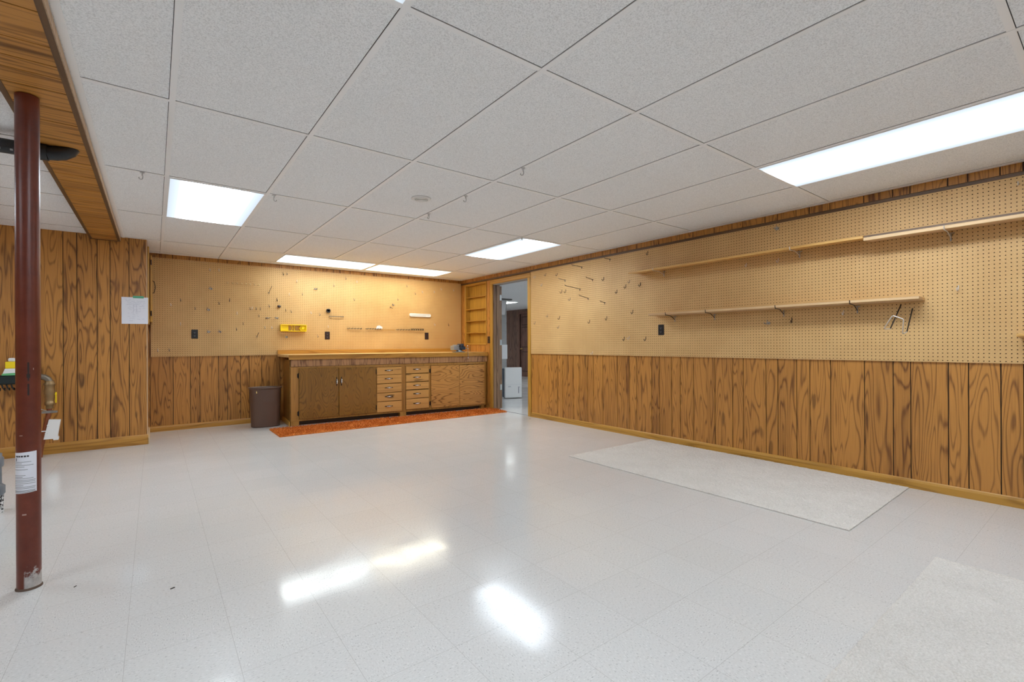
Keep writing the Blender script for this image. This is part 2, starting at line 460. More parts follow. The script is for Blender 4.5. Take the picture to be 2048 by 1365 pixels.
TX = [0.070+0.6096*k for k in range(0, 8)]
TY = [1.4822+1.2192*k for k in range(-5, 5)]
LIGHT_W = 0.6096
mb = MB()
tw, td = 0.012, 0.004
YL0, YL1 = 6.385, 7.035
for x in TX:
    if x > XR-0.03: continue
    y1 = YB if x < 1.25 or x > 3.7 or abs(x-2.509) < 0.01 else YL0
    mb.box((x-tw, YREAR, H-td), (x+tw, y1, H))
    if y1 == YL0: mb.box((x-tw, YL1, H-td), (x+tw, YB, H))
for y in TY:
    if y > 6.2: y = YL0-tw
    mb.box((-0.27, y-tw, H-td*0.8), (XR, y+tw, H))
mb.box((-0.27, YL1-0.0, H-td*0.8), (XR, YL1+2*tw, H))
# edge angle along the beam and walls
mb.box((-0.272, YREAR, H-td), (-0.246, YF, H)); mb.box((XR-0.022, YREAR, H-td), (XR, YB, H)); mb.box((XN, YB-0.022, H-td), (XR, YB, H))
for k in range(0, 20):
    y = 3.68+0.6096*(k-12)
    if y < YF: mb.box((XLEFT, y-tw, H-td*0.8), (-0.53, y+tw, H))
for x in (-1.75, -2.97): mb.box((x-tw, YREAR, H-td), (x+tw, YF, H))
gp = 0.0022  # dark strips beside the tees, painted in for the shadow gap
for x in TX:
    if x > XR-0.03: continue
    mb.box((x-tw-gp, YREAR, H-0.0006), (x-tw, YB-0.03 if x < 1.25 or x > 3.7 else YL0, H), 1)
for y in TY:
    if y > 6.2: y = YL0-tw
    mb.box((-0.24, y-tw-gp, H-0.0006), (XR-0.03, y-tw, H), 1)
for k in range(0, 20):
    y = 3.68+0.6096*(k-12)
    if y < YF: mb.box((XLEFT, y-tw-gp, H-0.0006), (-0.54, y-tw, H), 1)
struct(mb.build('trim_1', [M['tee'], plain('grid_gap_shade', srgb(60, 60, 60), 0.9)]))

# trim strip, its dark tone standing in for the shaded panel underside, right wall
struct(MB().extr([(XR-0.016, 2.108), (XR, 2.106), (XR, 2.134), (XR-0.007, 2.134), (XR-0.016, 2.128)], 'Y', YREAR, YB).build('trim_2', M['dark_trim']))
# the panel strip above it stands a little proud
# baseboards
def bbprof(s): return [(0, 0), (s*0.013, 0), (s*0.013, 0.046), (s*0.009, 0.060), (s*0.003, 0.066), (0, 0.066)]
struct(MB().extr([(XR+a, b) for a, b in bbprof(-1)], 'Y', YREAR, 5.283, 0, .3).build('baseboard_right', M['oak_y']))
struct(MB().extr([(YB+a, b*1.05) for a, b in bbprof(-1)], 'X', XN, 1.40, 0, .2).build('baseboard_back', M['oak_x']))
struct(MB().extr([(YF+a, b*1.6) for a, b in bbprof(-1)], 'X', XLEFT, XN+0.004, 0, .6).build('baseboard_left', M['oak_x']))
struct(MB().extr([(XN+a, b*1.05) for a, b in bbprof(1)], 'Y', YF-0.013, YB-0.014, 0, .4).build('baseboard_return', M['raw_edge']))
# door casing
mb = MB()
mb.cbox((XR-0.018, 5.285, 0), (XR, 5.352, 2.032), 0.006, 0, .1); mb.cbox((XR-0.018, 6.248, 0), (XR, 6.318, 2.032), 0.006, 0, .5)
mb.cbox((XR-0.018, 5.285, 2.032), (XR, 6.318, 2.098), 0.006, 1, .7)
struct(mb.build('trim_3', [M['oak_z'], M['oak_y']]))
# jamb lining of the doorway
mb = MB()
mb.box((XR, 6.238, 0), (XR+0.055, 6.25, 2.03), 0, .2); mb.box((XR+0.06, 6.232, 0), (XR+0.118, 6.25, 2.03), 0, .6); mb.box((XR, 5.35, 0), (XR+0.118, 5.362, 2.03), 0, .8)
mb.box((XR, 5.35, 2.018), (XR+0.118, 6.25, 2.03), 1)
struct(mb.build('trim_4', [M['jamb'], plain('grey_head_jamb', srgb(150, 148, 145), 0.6)]))
# threshold strip
struct(MB().box((XR+0.03, 5.362, 0), (XR+0.042, 6.238, 0.003)).build('trim_5', M['pvc']))

# ------------------------------------------------------------------ pegboards: real drilled sheets
def pegboard(name, along, z0, z1, place, front, phase=(0.0, 0.0)):
    """sheet spanning along=(a0,a1) and z0..z1; place(a,d,z) gives the world point d metres out of the wall"""
    p = IN; r = 0.0034
    a0, a1 = along
    na = int(round((a1-a0)/p)); nz = int(round((z1-z0)/p)); pa = (a1-a0)/na; pz = (z1-z0)/nz
    vs = []; fs = []; mi = []
    grid = {}
    for i in range(na+1):
        for j in range(nz+1):
            grid[(i, j)] = len(vs); vs.append(place(a0+i*pa, front, z0+j*pz))
    oc = [(math.cos(PI/8+k*PI/4), math.sin(PI/8+k*PI/4)) for k in range(8)]
    rev = place(1, 0, 0)[0]-place(0, 0, 0)[0] > 0.5     # winding for the back wall / right wall
    for i in range(na):
        for j in range(nz):
            ca, cz = a0+(i+.5)*pa, z0+(j+.5)*pz
            o = len(vs)
            for dx, dz in oc: vs.append(place(ca+dx*r, front, cz+dz*r))
            for dx, dz in oc: vs.append(place(ca+dx*r, front-0.005, cz+dz*r))
            c = [grid[(i+1, j+1)], grid[(i, j+1)], grid[(i, j)], grid[(i+1, j)]]
            q = [(c[0], c[1], o+2, o+1), (c[1], c[2], o+4, o+3), (c[2], c[3], o+6, o+5), (c[3], c[0], o+0, o+7),
                 (c[0], o+1, o+0), (c[1], o+3, o+2), (c[2], o+5, o+4), (c[3], o+7, o+6)]
            w = [(o+k, o+(k+1) % 8, o+8+(k+1) % 8, o+8+k) for k in range(8)]
            fs += q+w; mi += [0]*8+[1]*8
    o = len(vs)                                              # back sheet and rim
    for d in (0.0005, front):
        for a, z in ((a0, z0), (a1, z0), (a1, z1), (a0, z1)): vs.append(place(a, d, z))
    fs.append((o, o+1, o+2, o+3)); mi.append(1)
    for k in range(4): fs.append((o+k, o+(k+1) % 4, o+4+(k+1) % 4, o+4+k)); mi.append(0)
    me = D.meshes.new(name); me.from_pydata(vs, [], fs)
    me.materials.append(M['peg']); me.materials.append(M['hole'])
    me.polygons.foreach_set('material_index', mi); me.update()
    ob = D.objects.new(name, me); COL.objects.link(ob); return ob
PF = 0.013                                                   # pegboard face stands this far off the panelling
o = pegboard('pegboard', (-1.05, 5.276), 0.917, 2.1065, lambda a, d, z: (XR-d, a, z), PF)
tag(shift(o, (XR, 2.5, 0.917)), 'tan pegboard along the right wall above the plank wainscot, carrying long board shelves', 'pegboard')
o = pegboard('pegboard', (-0.035, 4.355), 0.920, 2.140, lambda a, d, z: (a, YB-d, z), PF)
tag(shift(o, (2.1, YB, 0.92)), 'tan pegboard covering the back wall above the workbench, dotted with hooks', 'pegboard')

# ------------------------------------------------------------------ boxed beam, pole, pipe through the beam
BX0, BX1, BZ = -0.520, -0.281, 2.151
bm = thing('ceiling_beam', (-0.40, 6.40, BZ), 'shallow plank-clad boxed beam running under the ceiling above the red pole', 'beam')
def loc(root): return -Vector(root.location)
def part(mb, name, mats, root):
    mb.xform(Matrix.Translation(loc(root))); return mb.build(name, mats, root)
mb = MB()
gb = [YREAR, -3.0, -2.6, -2.45, -2.2, -2.1, -1.8, -1.65, -1.4, -1.2, -0.95, -0.8, -0.55, -0.4, -0.15, 0.0, 0.23, 0.4, 0.6, 0.75, 0.95, 1.15, 1.4, 1.55, 1.75, 1.93, 2.168, 2.40, 2.554, 2.66, 2.805, 3.0, 3.183, 3.436, 3.66, 3.82, 3.92, 4.1, 4.25, 4.45, 4.65, 4.8, 5.0, 5.15, 5.35, 5.58, 5.75, 5.9, 6.1, 6.25, YF-0.001]
for a, b in zip(gb[:-1], gb[1:]): mb.box((BX0+0.004, a+0.003, BZ), (BX1-0.004, b-0.003, BZ+0.006), 0, random.random())
mb.box((BX0+0.004, YREAR, BZ+0.006), (BX1-0.004, YF, BZ+0.014), 1)
part(mb, 'bottom_panel', [M['panel_x'], M['groove']], bm)
for sx in (BX0, BX1):
    mb = MB()
    ys = [YREAR+0.2*k for k in range(0, 51)]
    for a in ys:
        if a < YF: mb.box((sx-0.004 if sx == BX0 else sx-0.001, a+0.001, BZ+0.004), (sx+0.001 if sx == BX0 else sx+0.004, min(a+0.199, YF-0.001), H), 0, random.random())
    part(mb, 'side_panel', M['side_lit'] if sx == BX1 else M['panel'], bm)
    s_ = 1 if sx == BX1 else -1
    mb = MB(); mb.box((sx-s_*0.020, YREAR, BZ-0.003), (sx+s_*0.001, YF-0.001, BZ))
    part(mb, 'corner_moulding', M['dark_trim'], bm)
mb = MB(); mb.box((BX0, YF-0.020, BZ-0.004), (BX1, YF-0.001, BZ)); part(mb, 'end_moulding', M['dark_trim'], bm)

PX, PY, PR = -0.440, 2.920, 0.0395
pole = thing('support_pole', (PX, PY, 0), 'red-brown painted steel support pole with a paper label, standing under the beam', 'pole')
mb = MB(); mb.lathe([(PR, 0.006), (PR, BZ-0.004)], n=40)
mb.build('shaft', M['pole'], pole)
mb = MB(); mb.lathe([(PR+0.004, 0.0), (PR+0.004, 0.005), (PR, 0.009)], n=40); mb.build('base_collar', plain('rust_collar', srgb(92, 72, 58), 0.7), pole)
def wrap(mb, f0, f1, z0, z1, r, mi=0, n=12, skew=0.0):
    vs = []; fs = []
    for k in range(n+1):
        a = math.radians(f0+(f1-f0)*k/n); s = skew*k/n
        vs += [(r*math.cos(a), r*math.sin(a), z0+s), (r*math.cos(a), r*math.sin(a), z1+s)]
    for k in range(n): fs.append((2*k, 2*k+2, 2*k+3, 2*k+1))
    mb.add(vs, fs, mi, 0.0, True)
lab = MB(); wrap(lab, -188, -44, 0.418, 0.594, PR+0.0006, 0, 24, 0.006)
lab = lab.build('paper_label', M['paper'], pole); lab['label'] = 'white printed paper label'
mb = MB()
rr = PR+0.0011
for k, (f0, f1) in enumerate([(-150, -141), (-139, -130), (-128, -120), (-117, -106), (-103, -92), (-89, -80)]): wrap(mb, f0, f1, 0.577, 0.584, rr, 1, 3)
wrap(mb, -150, -143, 0.560, 0.573, rr, 1, 3)
mb.build('heading', [M['midink'], M['darkink']], lab)
mb = MB()
for z, f1 in [(0.555, -70), (0.548, -112), (0.541, -60), (0.534, -100), (0.522, -85), (0.497, -95), (0.490, -108), (0.484, -60), (0.476, -50), (0.470, -52), (0.462, -50), (0.454, -105), (0.447, -50), (0.441, -52), (0.432, -50), (0.428, -52), (0.424, -49)]:
    wrap(mb, -172, f1, z, z+0.0022, rr, 0, 14)
mb.build('lettering', [M['midink'], M['darkink']], lab)
mb = MB()
wrap(mb, -85, -77, 0.945, 0.985, rr-0.0006, 0, 3); wrap(mb, -89, -73, 0.918, 0.935, rr-0.0006, 0, 4); wrap(mb, -84, -78, 0.905, 0.95, rr-0.0004, 0, 3); mb.build('dark_scrape', M['debris'], pole)
mb = MB(); wrap(mb, -85, -77, 0.842, 0.892, rr-0.0006, 0, 3); mb.build('dark_scrape', M['debris'], pole)
chip_m = plain('worn_paint_chip', srgb(176, 150, 138), 0.6)
for c in ((-60, -56, 0.952, 0.960), (-112, -92, 0.326, 0.332), (-125, -108, 0.668, 0.671)):
    mb = MB(); wrap(mb, c[0], c[1], c[2], c[3], rr-0.0006, 0, 4); mb.build('paint_chip', chip_m, pole)

# black drain pipe passing below the beam and turning up into it
t = thing('drain_pipe', (-0.62, 3.60, 2.11), 'black plastic drain pipe that bends up into the plank beam behind the red pole', 'pipe')
mb = MB(); mb.tube([(-3.6, 3.62, 2.105), (-0.50, 3.585, 2.112)], 0.0375, 20); part(mb, 'pipe', M['abs'], t)
mb = MB(); mb.tube([(-0.52, 3.586, 2.111), (-0.46, 3.582, 2.113)], 0.043, 20)
mb.tube([(-0.46, 3.582, 2.113), (-0.43, 3.58, 2.116), (-0.40, 3.578, 2.125), (-0.375, 3.577, 2.142), (-0.362, 3.576, 2.165)], [0.0385, 0.0385, 0.038, 0.037, 0.036], 20); part(mb, 'elbow', M['abs'], t)
fp = plain('faded_print', srgb(150, 150, 150), 0.7)
for w0 in (-0.80, -0.70, -0.60):
    mb = MB()
    for k in range(4): mb.box((w0+0.018*k, 3.554, 2.085), (w0+0.018*k+0.011, 3.5615, 2.094))
    part(mb, 'lettering', fp, t)

# ------------------------------------------------------------------ ceiling lights
def light_at(cx, cy, longx, mat, label, sx=None, sy=None):
    t = thing('ceiling_light', (cx, cy, H-0.006), label, 'ceiling light', 'lit fluorescent ceiling panels')
    hx, hy = ((0.61-0.022, 0.3048-0.012) if longx else (0.3048-0.012, 0.61-0.012))
    if sx: hx = sx
    if sy: hy = sy
    MB().cbox((-hx+0.004, -hy+0.004, -0.001), (hx-0.004, hy-0.004, 0.003), 0.001).build('diffuser', mat, t)
    mb = MB(); w = 0.006
    mb.box((-hx, -hy, -0.002), (hx, -hy+w, 0.0058)); mb.box((-hx, hy-w, -0.002), (hx, hy, 0.0058)); mb.box((-hx, -hy+w, -0.002), (-hx+w, hy-w, 0.0058)); mb.box((hx-w, -hy+w, -0.002), (hx, hy-w, 0.0058))
    mb.build('frame', M['tee'], t)
    return t
mid = lambda a, b: (a+b)/2
cyl_ = (YL0+YL1)/2
light_at(mid(TX[0], TX[1]), mid(TY[7], TY[8]), False, M['lamp_y'], 'lit ceiling panel at upper left beside the beam, nearest the paper note')
light_at(mid(TX[2], TX[4]), cyl_, True, M['lamp_x'], 'left of two lit ceiling panels end to end above the workbench', sy=0.312)
light_at(mid(TX[4], TX[6]), cyl_, True, M['lamp_warm'], 'right of two lit ceiling panels end to end above the workbench', sy=0.312)
light_at(mid(TX[5], TX[6]), mid(TY[7], TY[8]), False, M['lamp_y'], 'lit ceiling panel nearest the open doorway')
light_at(mid(TX[5], TX[6]), mid(TY[4], TY[5]), False, M['lamp_y'], 'large lit ceiling panel at the right edge, above the long board shelves')
light_at(mid(TX[0], TX[1]), mid(TY[4], TY[5]), False, M['lamp_y'], 'lit ceiling panel cut off at the top edge, only a corner showing')
light_at(mid(TX[3], TX[4]), mid(TY[2], TY[3]), False, M['lamp_y'], 'added unseen fill panel in the ceiling behind the viewpoint, right of centre')  # unseen panels added behind the viewpoint to light the room
light_at(mid(TX[0], TX[1]), mid(TY[2], TY[3]), False, M['lamp_y'], 'added unseen fill panel in the ceiling behind the viewpoint, left of centre')
light_at(-2.36, 1.6, False, M['lamp_y'], 'added unseen fill panel on the far side of the beam, left of the viewpoint')  # out-of-view panels added because the left area needs light
light_at(-2.36, 4.6, False, M['lamp_y'], 'added unseen fill panel on the far side of the beam, by the panelled wall')
light_at(7.24, 10.30, True, M['lamp_x'], 'lit ceiling panel visible through the doorway')
light_at(6.1, 11.6, False, M['lamp_y'], 'added fill panel beyond the doorway, hidden behind the block pier')  # extra hidden panels from here on, added to brighten the next room
light_at(8.2, 7.6, False, M['lamp_y'], 'added fill panel beyond the doorway, hidden by the right wall')
light_at(5.9, 5.4, False, M['lamp_y'], 'added unseen fill panel beyond the right wall, near the doorway')

# round ceiling vent
t = thing('ceiling_vent', (1.66, 3.345, H), 'round white slotted vent disc set in a ceiling tile', 'vent')
MB().lathe([(0.076, -0.0005), (0.076, -0.006), (0.070, -0.010), (0.060, -0.010)], n=36).build('rim', M['vent'], t)
mb = MB()
for k in range(4): mb.lathe([(0.056-0.013*k, -0.0101), (0.055-0.013*k, -0.0125), (0.049-0.013*k, -0.0125), (0.048-0.013*k, -0.0101)], n=32)
mb.build('louvre', M['vent'], t)

# ceiling hooks clipped on the grid
def chook():
    mb = MB(); mb.box((-0.012, -0.013, -0.004), (0.012, 0.013, -0.0005))
    mb.box((-0.003, -0.008, -0.022), (0.003, 0.008, -0.004))
    mb.tube([(0.003, 0, -0.020), (0.003, 0, -0.034), (0.000, 0, -0.044), (-0.009, 0, -0.047), (-0.016, 0, -0.042), (-0.017, 0, -0.034)], 0.0032, 8)
    return mb.mesh('ceiling_hook', M['hookgrey'])
hm = chook()
for (x, y, rz, lb) in [(-0.06, TY[7], 0, 'grey ceiling hook left of the upper left light panel, nearest the beam'),
                       (TX[1]+0.045, TY[7], PI, 'grey ceiling hook just right of the upper left light panel'),
                       (TX[3], 3.075, -0.8, 'grey ceiling hook right of the round vent, middle of three in line'),
                       (TX[3], 2.372, -0.8, 'grey ceiling hook right of the round vent, nearest the viewer of three'),
                       (TX[3], 3.684, 0.3, 'grey ceiling hook just behind the round vent, farthest of three in line'),
                       (TX[5], TY[7]-0.0, 0.2, 'dark hook hanging at the corner of the light panel near the doorway')]:
    o = D.objects.new('ceiling_hook', hm); COL.objects.link(o); o.location = (x, y, H-0.004); o.rotation_euler = (0, 0, rz)
    tag(o, lb, 'hook', 'hooks on the ceiling grid')

# ------------------------------------------------------------------ workbench
BENCH = (1.405, 6.60, 0.0); BROT = -0.06084
BM = Matrix.Translation(BENCH) @ Matrix.Rotation(BROT, 4, 'Z')
def bw(x, y): p = BM @ Vector((x, y, 0)); return (p.x, p.y)

def pull(vert=False):
    """ornate pull: dark leaf-ended back plate, bright two-post grip with white centre"""
    mb = MB()
    mb.lathe([(0.0005, -0.066), (0.004, -0.060), (0.008, -0.048), (0.006, -0.036), (0.011, -0.022), (0.013, 0.0), (0.011, 0.022), (0.006, 0.036), (0.008, 0.048), (0.004, 0.060), (0.0005, 0.066)], n=14, mi=0, sx=0.25, sy=1.0, axis='X')
    mb.lathe([(0.006, 0.0), (0.004, -0.012), (0.0055, -0.018)], (-0.026, 0, 0), 10, 1, axis='Y')
    mb.lathe([(0.006, 0.0), (0.004, -0.012), (0.0055, -0.018)], (0.026, 0, 0), 10, 1, axis='Y')
    mb.tube([(-0.034, -0.017, 0), (-0.026, -0.020, 0), (-0.012, -0.022, 0)], [0.004, 0.0065, 0.005], 10, 1)
    mb.tube([(0.034, -0.017, 0), (0.026, -0.020, 0), (0.012, -0.022, 0)], [0.004, 0.0065, 0.005], 10, 1)
    mb.tube([(-0.013, -0.022, 0), (-0.008, -0.0235, 0), (0.0, -0.024, 0), (0.008, -0.0235, 0), (0.013, -0.022, 0)], [0.005, 0.0072, 0.0062, 0.0072, 0.005], 12, 2)
    me = mb.mesh('pull', [M['blackmetal'], M['chrome'], M['ceramic']])
    if vert: me.transform(Matrix.Rotation(PI/2, 4, 'Y'))
    return me
pull_h, pull_v = pull(), pull(True)
def hinge_mesh():
    mb = MB(); mb.tube([(0, -0.004, -0.030), (0, -0.004, 0.030)], 0.0045, 10); mb.lathe([(0.0005, -0.038), (0.0045, -0.034), (0.0045, -0.030)], (0, -0.004, 0), 10); mb.lathe([(0.0045, 0.030), (0.0045, 0.034), (0.0005, 0.038)], (0, -0.004, 0), 10)
    mb.box((-0.016, -0.0022, -0.026), (-0.003, 0, 0.026)); return mb.mesh('hinge', M['blackmetal'])
hg = hinge_mesh()
def sub(me, name, parent, loc_):
    o = D.objects.new(name, me); COL.objects.link(o); o.parent = parent; o.location = loc_; return o

FY = 0.0            # face-frame plane (local y); doors stand in front of it
def slab(root, name, x0, x1, z0, z1, mat, th=0.016):
    mb = MB(); cx, cz = (x0+x1)/2, (z0+z1)/2
    mb.cbox((x0-cx, -th, z0-cz), (x1-cx, -0.001, z1-cz), 0.003, 0, random.random())
    return mb.build(name, mat, root, (cx, FY, cz))
def cabinet(x0, x1, label, feet, side_left, doors, dmat, drawers, handles, hinges, lrail):
    r = thing('base_cabinet', tuple(BM @ Vector((x0, 0, 0))), label, 'cabinet', 'base cabinets under the workbench', BROT)
    W = x1-x0; dp = 0.56
    mb = MB()                                               # carcass behind the face frame
    mb.box((0.0, 0.02, 0.062), (0.018, dp, 0.862), 0, .3); mb.box((W-0.018, 0.02, 0.062), (W, dp, 0.862), 0, .5)
    mb.box((0.018, 0.02, 0.062), (W-0.018, dp, 0.08), 0, .6); mb.box((0.018, dp-0.008, 0.08), (W-0.018, dp, 0.862), 0, .7)
    mb.build('carcass', M['ply_dark'], r)
    for (a, b) in lrail: MB().cbox((a-x0, 0, 0.062), (b-x0, 0.019, 0.774), 0.002, 0, random.random()).build('stile', M['frame_wood'], r)
    MB().box((0.0, 0.0005, 0.738), (W, 0.0185, 0.772), 0, .4).build('rail', M['frame_wood'], r)
    MB().box((0.0, 0.0005, 0.060), (W, 0.0185, 0.098), 0, .9).build('rail', M['frame_wood'], r)
    MB().box((0.10 if side_left else 0.0, 0.075, 0.0), (W-0.03, 0.09, 0.061), 0).build('toe_kick', plain('dark_toe_kick', srgb(70, 46, 26), 0.7), r)
    for (a, b) in feet: MB().cbox((a-x0, 0.0, 0.0), (b-x0, 0.07, 0.060), 0.002, 0, random.random()).build('foot', M['frame_wood'], r)
    for i, (a, b, z0, z1) in enumerate(doors):
        d = slab(r, 'door', a-x0, b-x0, z0, z1, dmat)
        for (hx, hz) in hinges[i]: sub(hg, 'hinge', d, (hx-(a+b)/2, -0.004, hz-(z0+z1)/2))
        if handles[i]: sub(pull_v, 'pull', d, (handles[i][0]-(a+b)/2, -0.0155, handles[i][1]-(z0+z1)/2))
    for (a, b, zs) in drawers:
        for (z1, z0) in zs:
            d = slab(r, 'drawer', a-x0, b-x0, z0, z1, M['pine_x'], 0.014)
            sub(pull_h, 'pull', d, (-0.01, -0.0135, 0.006))
    return r
cl = cabinet(0.0, 1.522, 'left base cabinet of the workbench with two dark doors and five pine drawers', [(0.0, 0.10), (1.47, 1.522)], True,
        [(0.099, 0.5985, 0.085, 0.752), (0.6035, 1.109, 0.088, 0.745)], M['ply_dark'],
        [(1.127, 1.491, [(0.733, 0.624), (0.619, 0.500), (0.492, 0.366), (0.360, 0.243), (0.235, 0.086)])],
        [(0.573, 0.56), (0.634, 0.56)], [[(0.094, 0.655), (0.094, 0.16)], [(1.117, 0.67), (1.117, 0.16)]], [(0.0, 0.0985), (1.109, 1.128), (1.491, 1.522)])
mb = MB(); mb.box((0.002, 0.02, 0.063), (0.012, 0.56, 0.862), 0, .3); mb.xform(Matrix.Translation((-0.010, 0, 0)))
sp = mb.build('side_panel', M['ply_dark'], cl)
MB().extr([(-0.009, 0), (-0.022, 0), (-0.022, 0.046), (-0.018, 0.058), (-0.009, 0.064)], 'Y', 0.0, 0.60, 0, .3).build('baseboard', M['oak_y'], cl)
cr = cabinet(1.523, 2.905, 'right base cabinet of the workbench with five pine drawers and two wavy-grained doors', [(1.523, 1.565), (2.85, 2.905)], False,
        [(1.960, 2.4425, 0.090, 0.734), (2.4475, 2.900, 0.084, 0.731)], M['ply_x'],
        [(1.560, 1.922, [(0.735, 0.630), (0.620, 0.505), (0.495, 0.388), (0.376, 0.255), (0.247, 0.097)])],
        [None, None], [[(1.950, 0.655), (1.950, 0.16)], []], [(1.523, 1.559), (1.922, 1.960), (2.895, 2.940)])

wt = thing('workbench_top', (1.405, 6.60, 0.866), 'long oak workbench top with raised back ledge and grooved apron, over both cabinets', 'worktop')
fl, fr, = bw(-0.025, -0.012), bw(2.953, -0.012)
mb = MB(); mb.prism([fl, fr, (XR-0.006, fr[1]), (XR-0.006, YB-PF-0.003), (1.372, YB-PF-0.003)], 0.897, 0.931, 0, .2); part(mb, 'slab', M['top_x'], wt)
for a, b, p in ((-0.025, 1.224, .35), (1.2255, 2.958, .8)):
    mb = MB(); mb.prism([bw(a, -0.032), bw(b, -0.032), bw(b, -0.0125), bw(a, -0.0125)], 0.867, 0.931, 0, p); part(mb, 'nosing', M['oak_x'], wt)
mb = MB(); mb.cbox((1.368, YB-PF-0.024, 0.931), (XR-0.003, YB-PF-0.002, 0.990), 0.003, 0, .55); part(mb, 'back_ledge', M['oak_x'], wt)
mb = MB()
g = [0.0, 0.13, 0.215, 0.315, 0.39, 0.50, 0.565, 0.64, 0.74, 0.80, 0.89, 0.985, 1.05, 1.15, 1.23, 1.30, 1.37, 1.46, 1.54, 1.64, 1.76, 1.86, 1.94, 2.04, 2.14, 2.26, 2.40, 2.53, 2.66, 2.78, 2.90, 2.955]
for a, b in zip(g[:-1], g[1:]):
    q = [bw(a+0.0015, -0.010), bw(b-0.0015, -0.010), bw(b-0.0015, -0.004), bw(a+0.0015, -0.004)]; mb.prism(q, 0.776, 0.867, 0, random.random())
mb.prism([bw(0, -0.004), bw(2.955, -0.004), bw(2.955, -0.001), bw(0, -0.001)], 0.774, 0.867, 1)
part(mb, 'apron', [M['apron'], M['groove']], wt)

# bench vise
v = thing('bench_vise', (3.845, 6.455, 0.9312), 'small grey and dark blue bench vise on the right end of the workbench', 'vise', rz=-0.05)
v.scale = (1.2, 1.0, 1.15)
mb = MB(); mb.cbox((-0.06, -0.03, 0.0), (0.075, 0.09, 0.014), 0.003); mb.lathe([(0.045, 0.014), (0.040, 0.03), (0.03, 0.04)], (0.02, 0.03, 0), 20); mb.build('base', M['visegrey'], v)
mb = MB(); mb.cbox((0.02, -0.035, 0.035), (0.085, 0.10, 0.085), 0.008); mb.cbox((0.02, -0.04, 0.08), (0.06, 0.105, 0.118), 0.006); mb.build('fixed_jaw', M['viseblue'], v)
mb = MB(); mb.cbox((-0.085, -0.035, 0.03), (-0.01, 0.10, 0.092), 0.006); mb.cbox((-0.05, -0.04, 0.085), (-0.012, 0.105, 0.105), 0.004); mb.build('moving_jaw', M['visegrey'], v)
mb = MB(); mb.tube([(-0.02, 0.03, 0.055), (0.12, 0.03, 0.055)], 0.013, 14); mb.build('screw', M['steel'], v)
mb = MB(); mb.tube([(0.108, -0.055, 0.085), (0.112, -0.060, -0.075)], 0.0045, 10)
for z, x in ((0.088, 0.108), (-0.078, 0.112)): mb.lathe([(0.002, -0.009), (0.008, -0.004), (0.008, 0.004), (0.002, 0.009)], (x, -0.055 if z > 0 else -0.060, z), 12)
mb.tube([(0.105, 0.03, 0.055), (0.110, -0.062, 0.050)], 0.007, 10)
mb.build('handle', M['chrome'], v)

# shelf niche in the right wall
t = thing('wall_shelf', (XR, 6.77, 1.05), 'built-in honey oak shelf niche with five openings beside the doorway', 'shelf')
n0, n1, m0, m1, dpt = 6.452, 7.090, 1.067, 2.083, 0.082
mb = MB(); mb.cbox((XR-0.012, n0-0.018, m0-0.018), (XR, n0, m1+0.018), 0.003, 0, .1); mb.cbox((XR-0.012, n1, m0-0.018), (XR, n1+0.020, m1+0.018), 0.003, 0, .4)
mb.cbox((XR-0.0125, n0, m0-0.018), (XR, n1, m0), 0.003, 1, .6); mb.cbox((XR-0.0125, n0, m1), (XR, n1, m1+0.018), 0.003, 1, .8)
part(mb, 'face_frame', [M['oak_z'], M['oak_y']], t)
mb = MB(); e = 0.0006
mb.box((XR+e, n0+e, m0+e), (XR+dpt, n0+0.012, m1-e), 0, .2); mb.box((XR+e, n1-0.012, m0+e), (XR+dpt, n1-e, m1-e), 0, .7); mb.box((XR+e, n0+0.012, m0+e), (XR+dpt, n1-0.012, m0+0.012), 1, .3); mb.box((XR+e, n0+0.012, m1-0.012), (XR+dpt, n1-0.012, m1-e), 1, .9)
part(mb, 'box', [M['oak_z'], M['oak_y']], t)
mb = MB(); y = n0+0.0126
while y < n1-0.014:
    w = min(random.choice([0.045, 0.06, 0.075]), n1-0.0126-y); mb.box((XR+dpt-0.008, y+0.001, m0+0.0126), (XR+dpt-0.004, y+w-0.001, m1-0.0126), 0, random.random()); y += w
mb.box((XR+dpt-0.004, n0+0.0126, m0+0.0126), (XR+dpt-0.0005, n1-0.0126, m1-0.0126), 1)
part(mb, 'back_panel', [M['oak_z'], M['groove']], t)
for zz in (1.248, 1.452, 1.656, 1.862):
    mb = MB(); mb.cbox((XR+0.002, n0+0.0126, zz), (XR+dpt-0.009, n1-0.0126, zz+0.016), 0.002, 0, random.random()); part(mb, 'shelf_board', M['oak_y'], t)

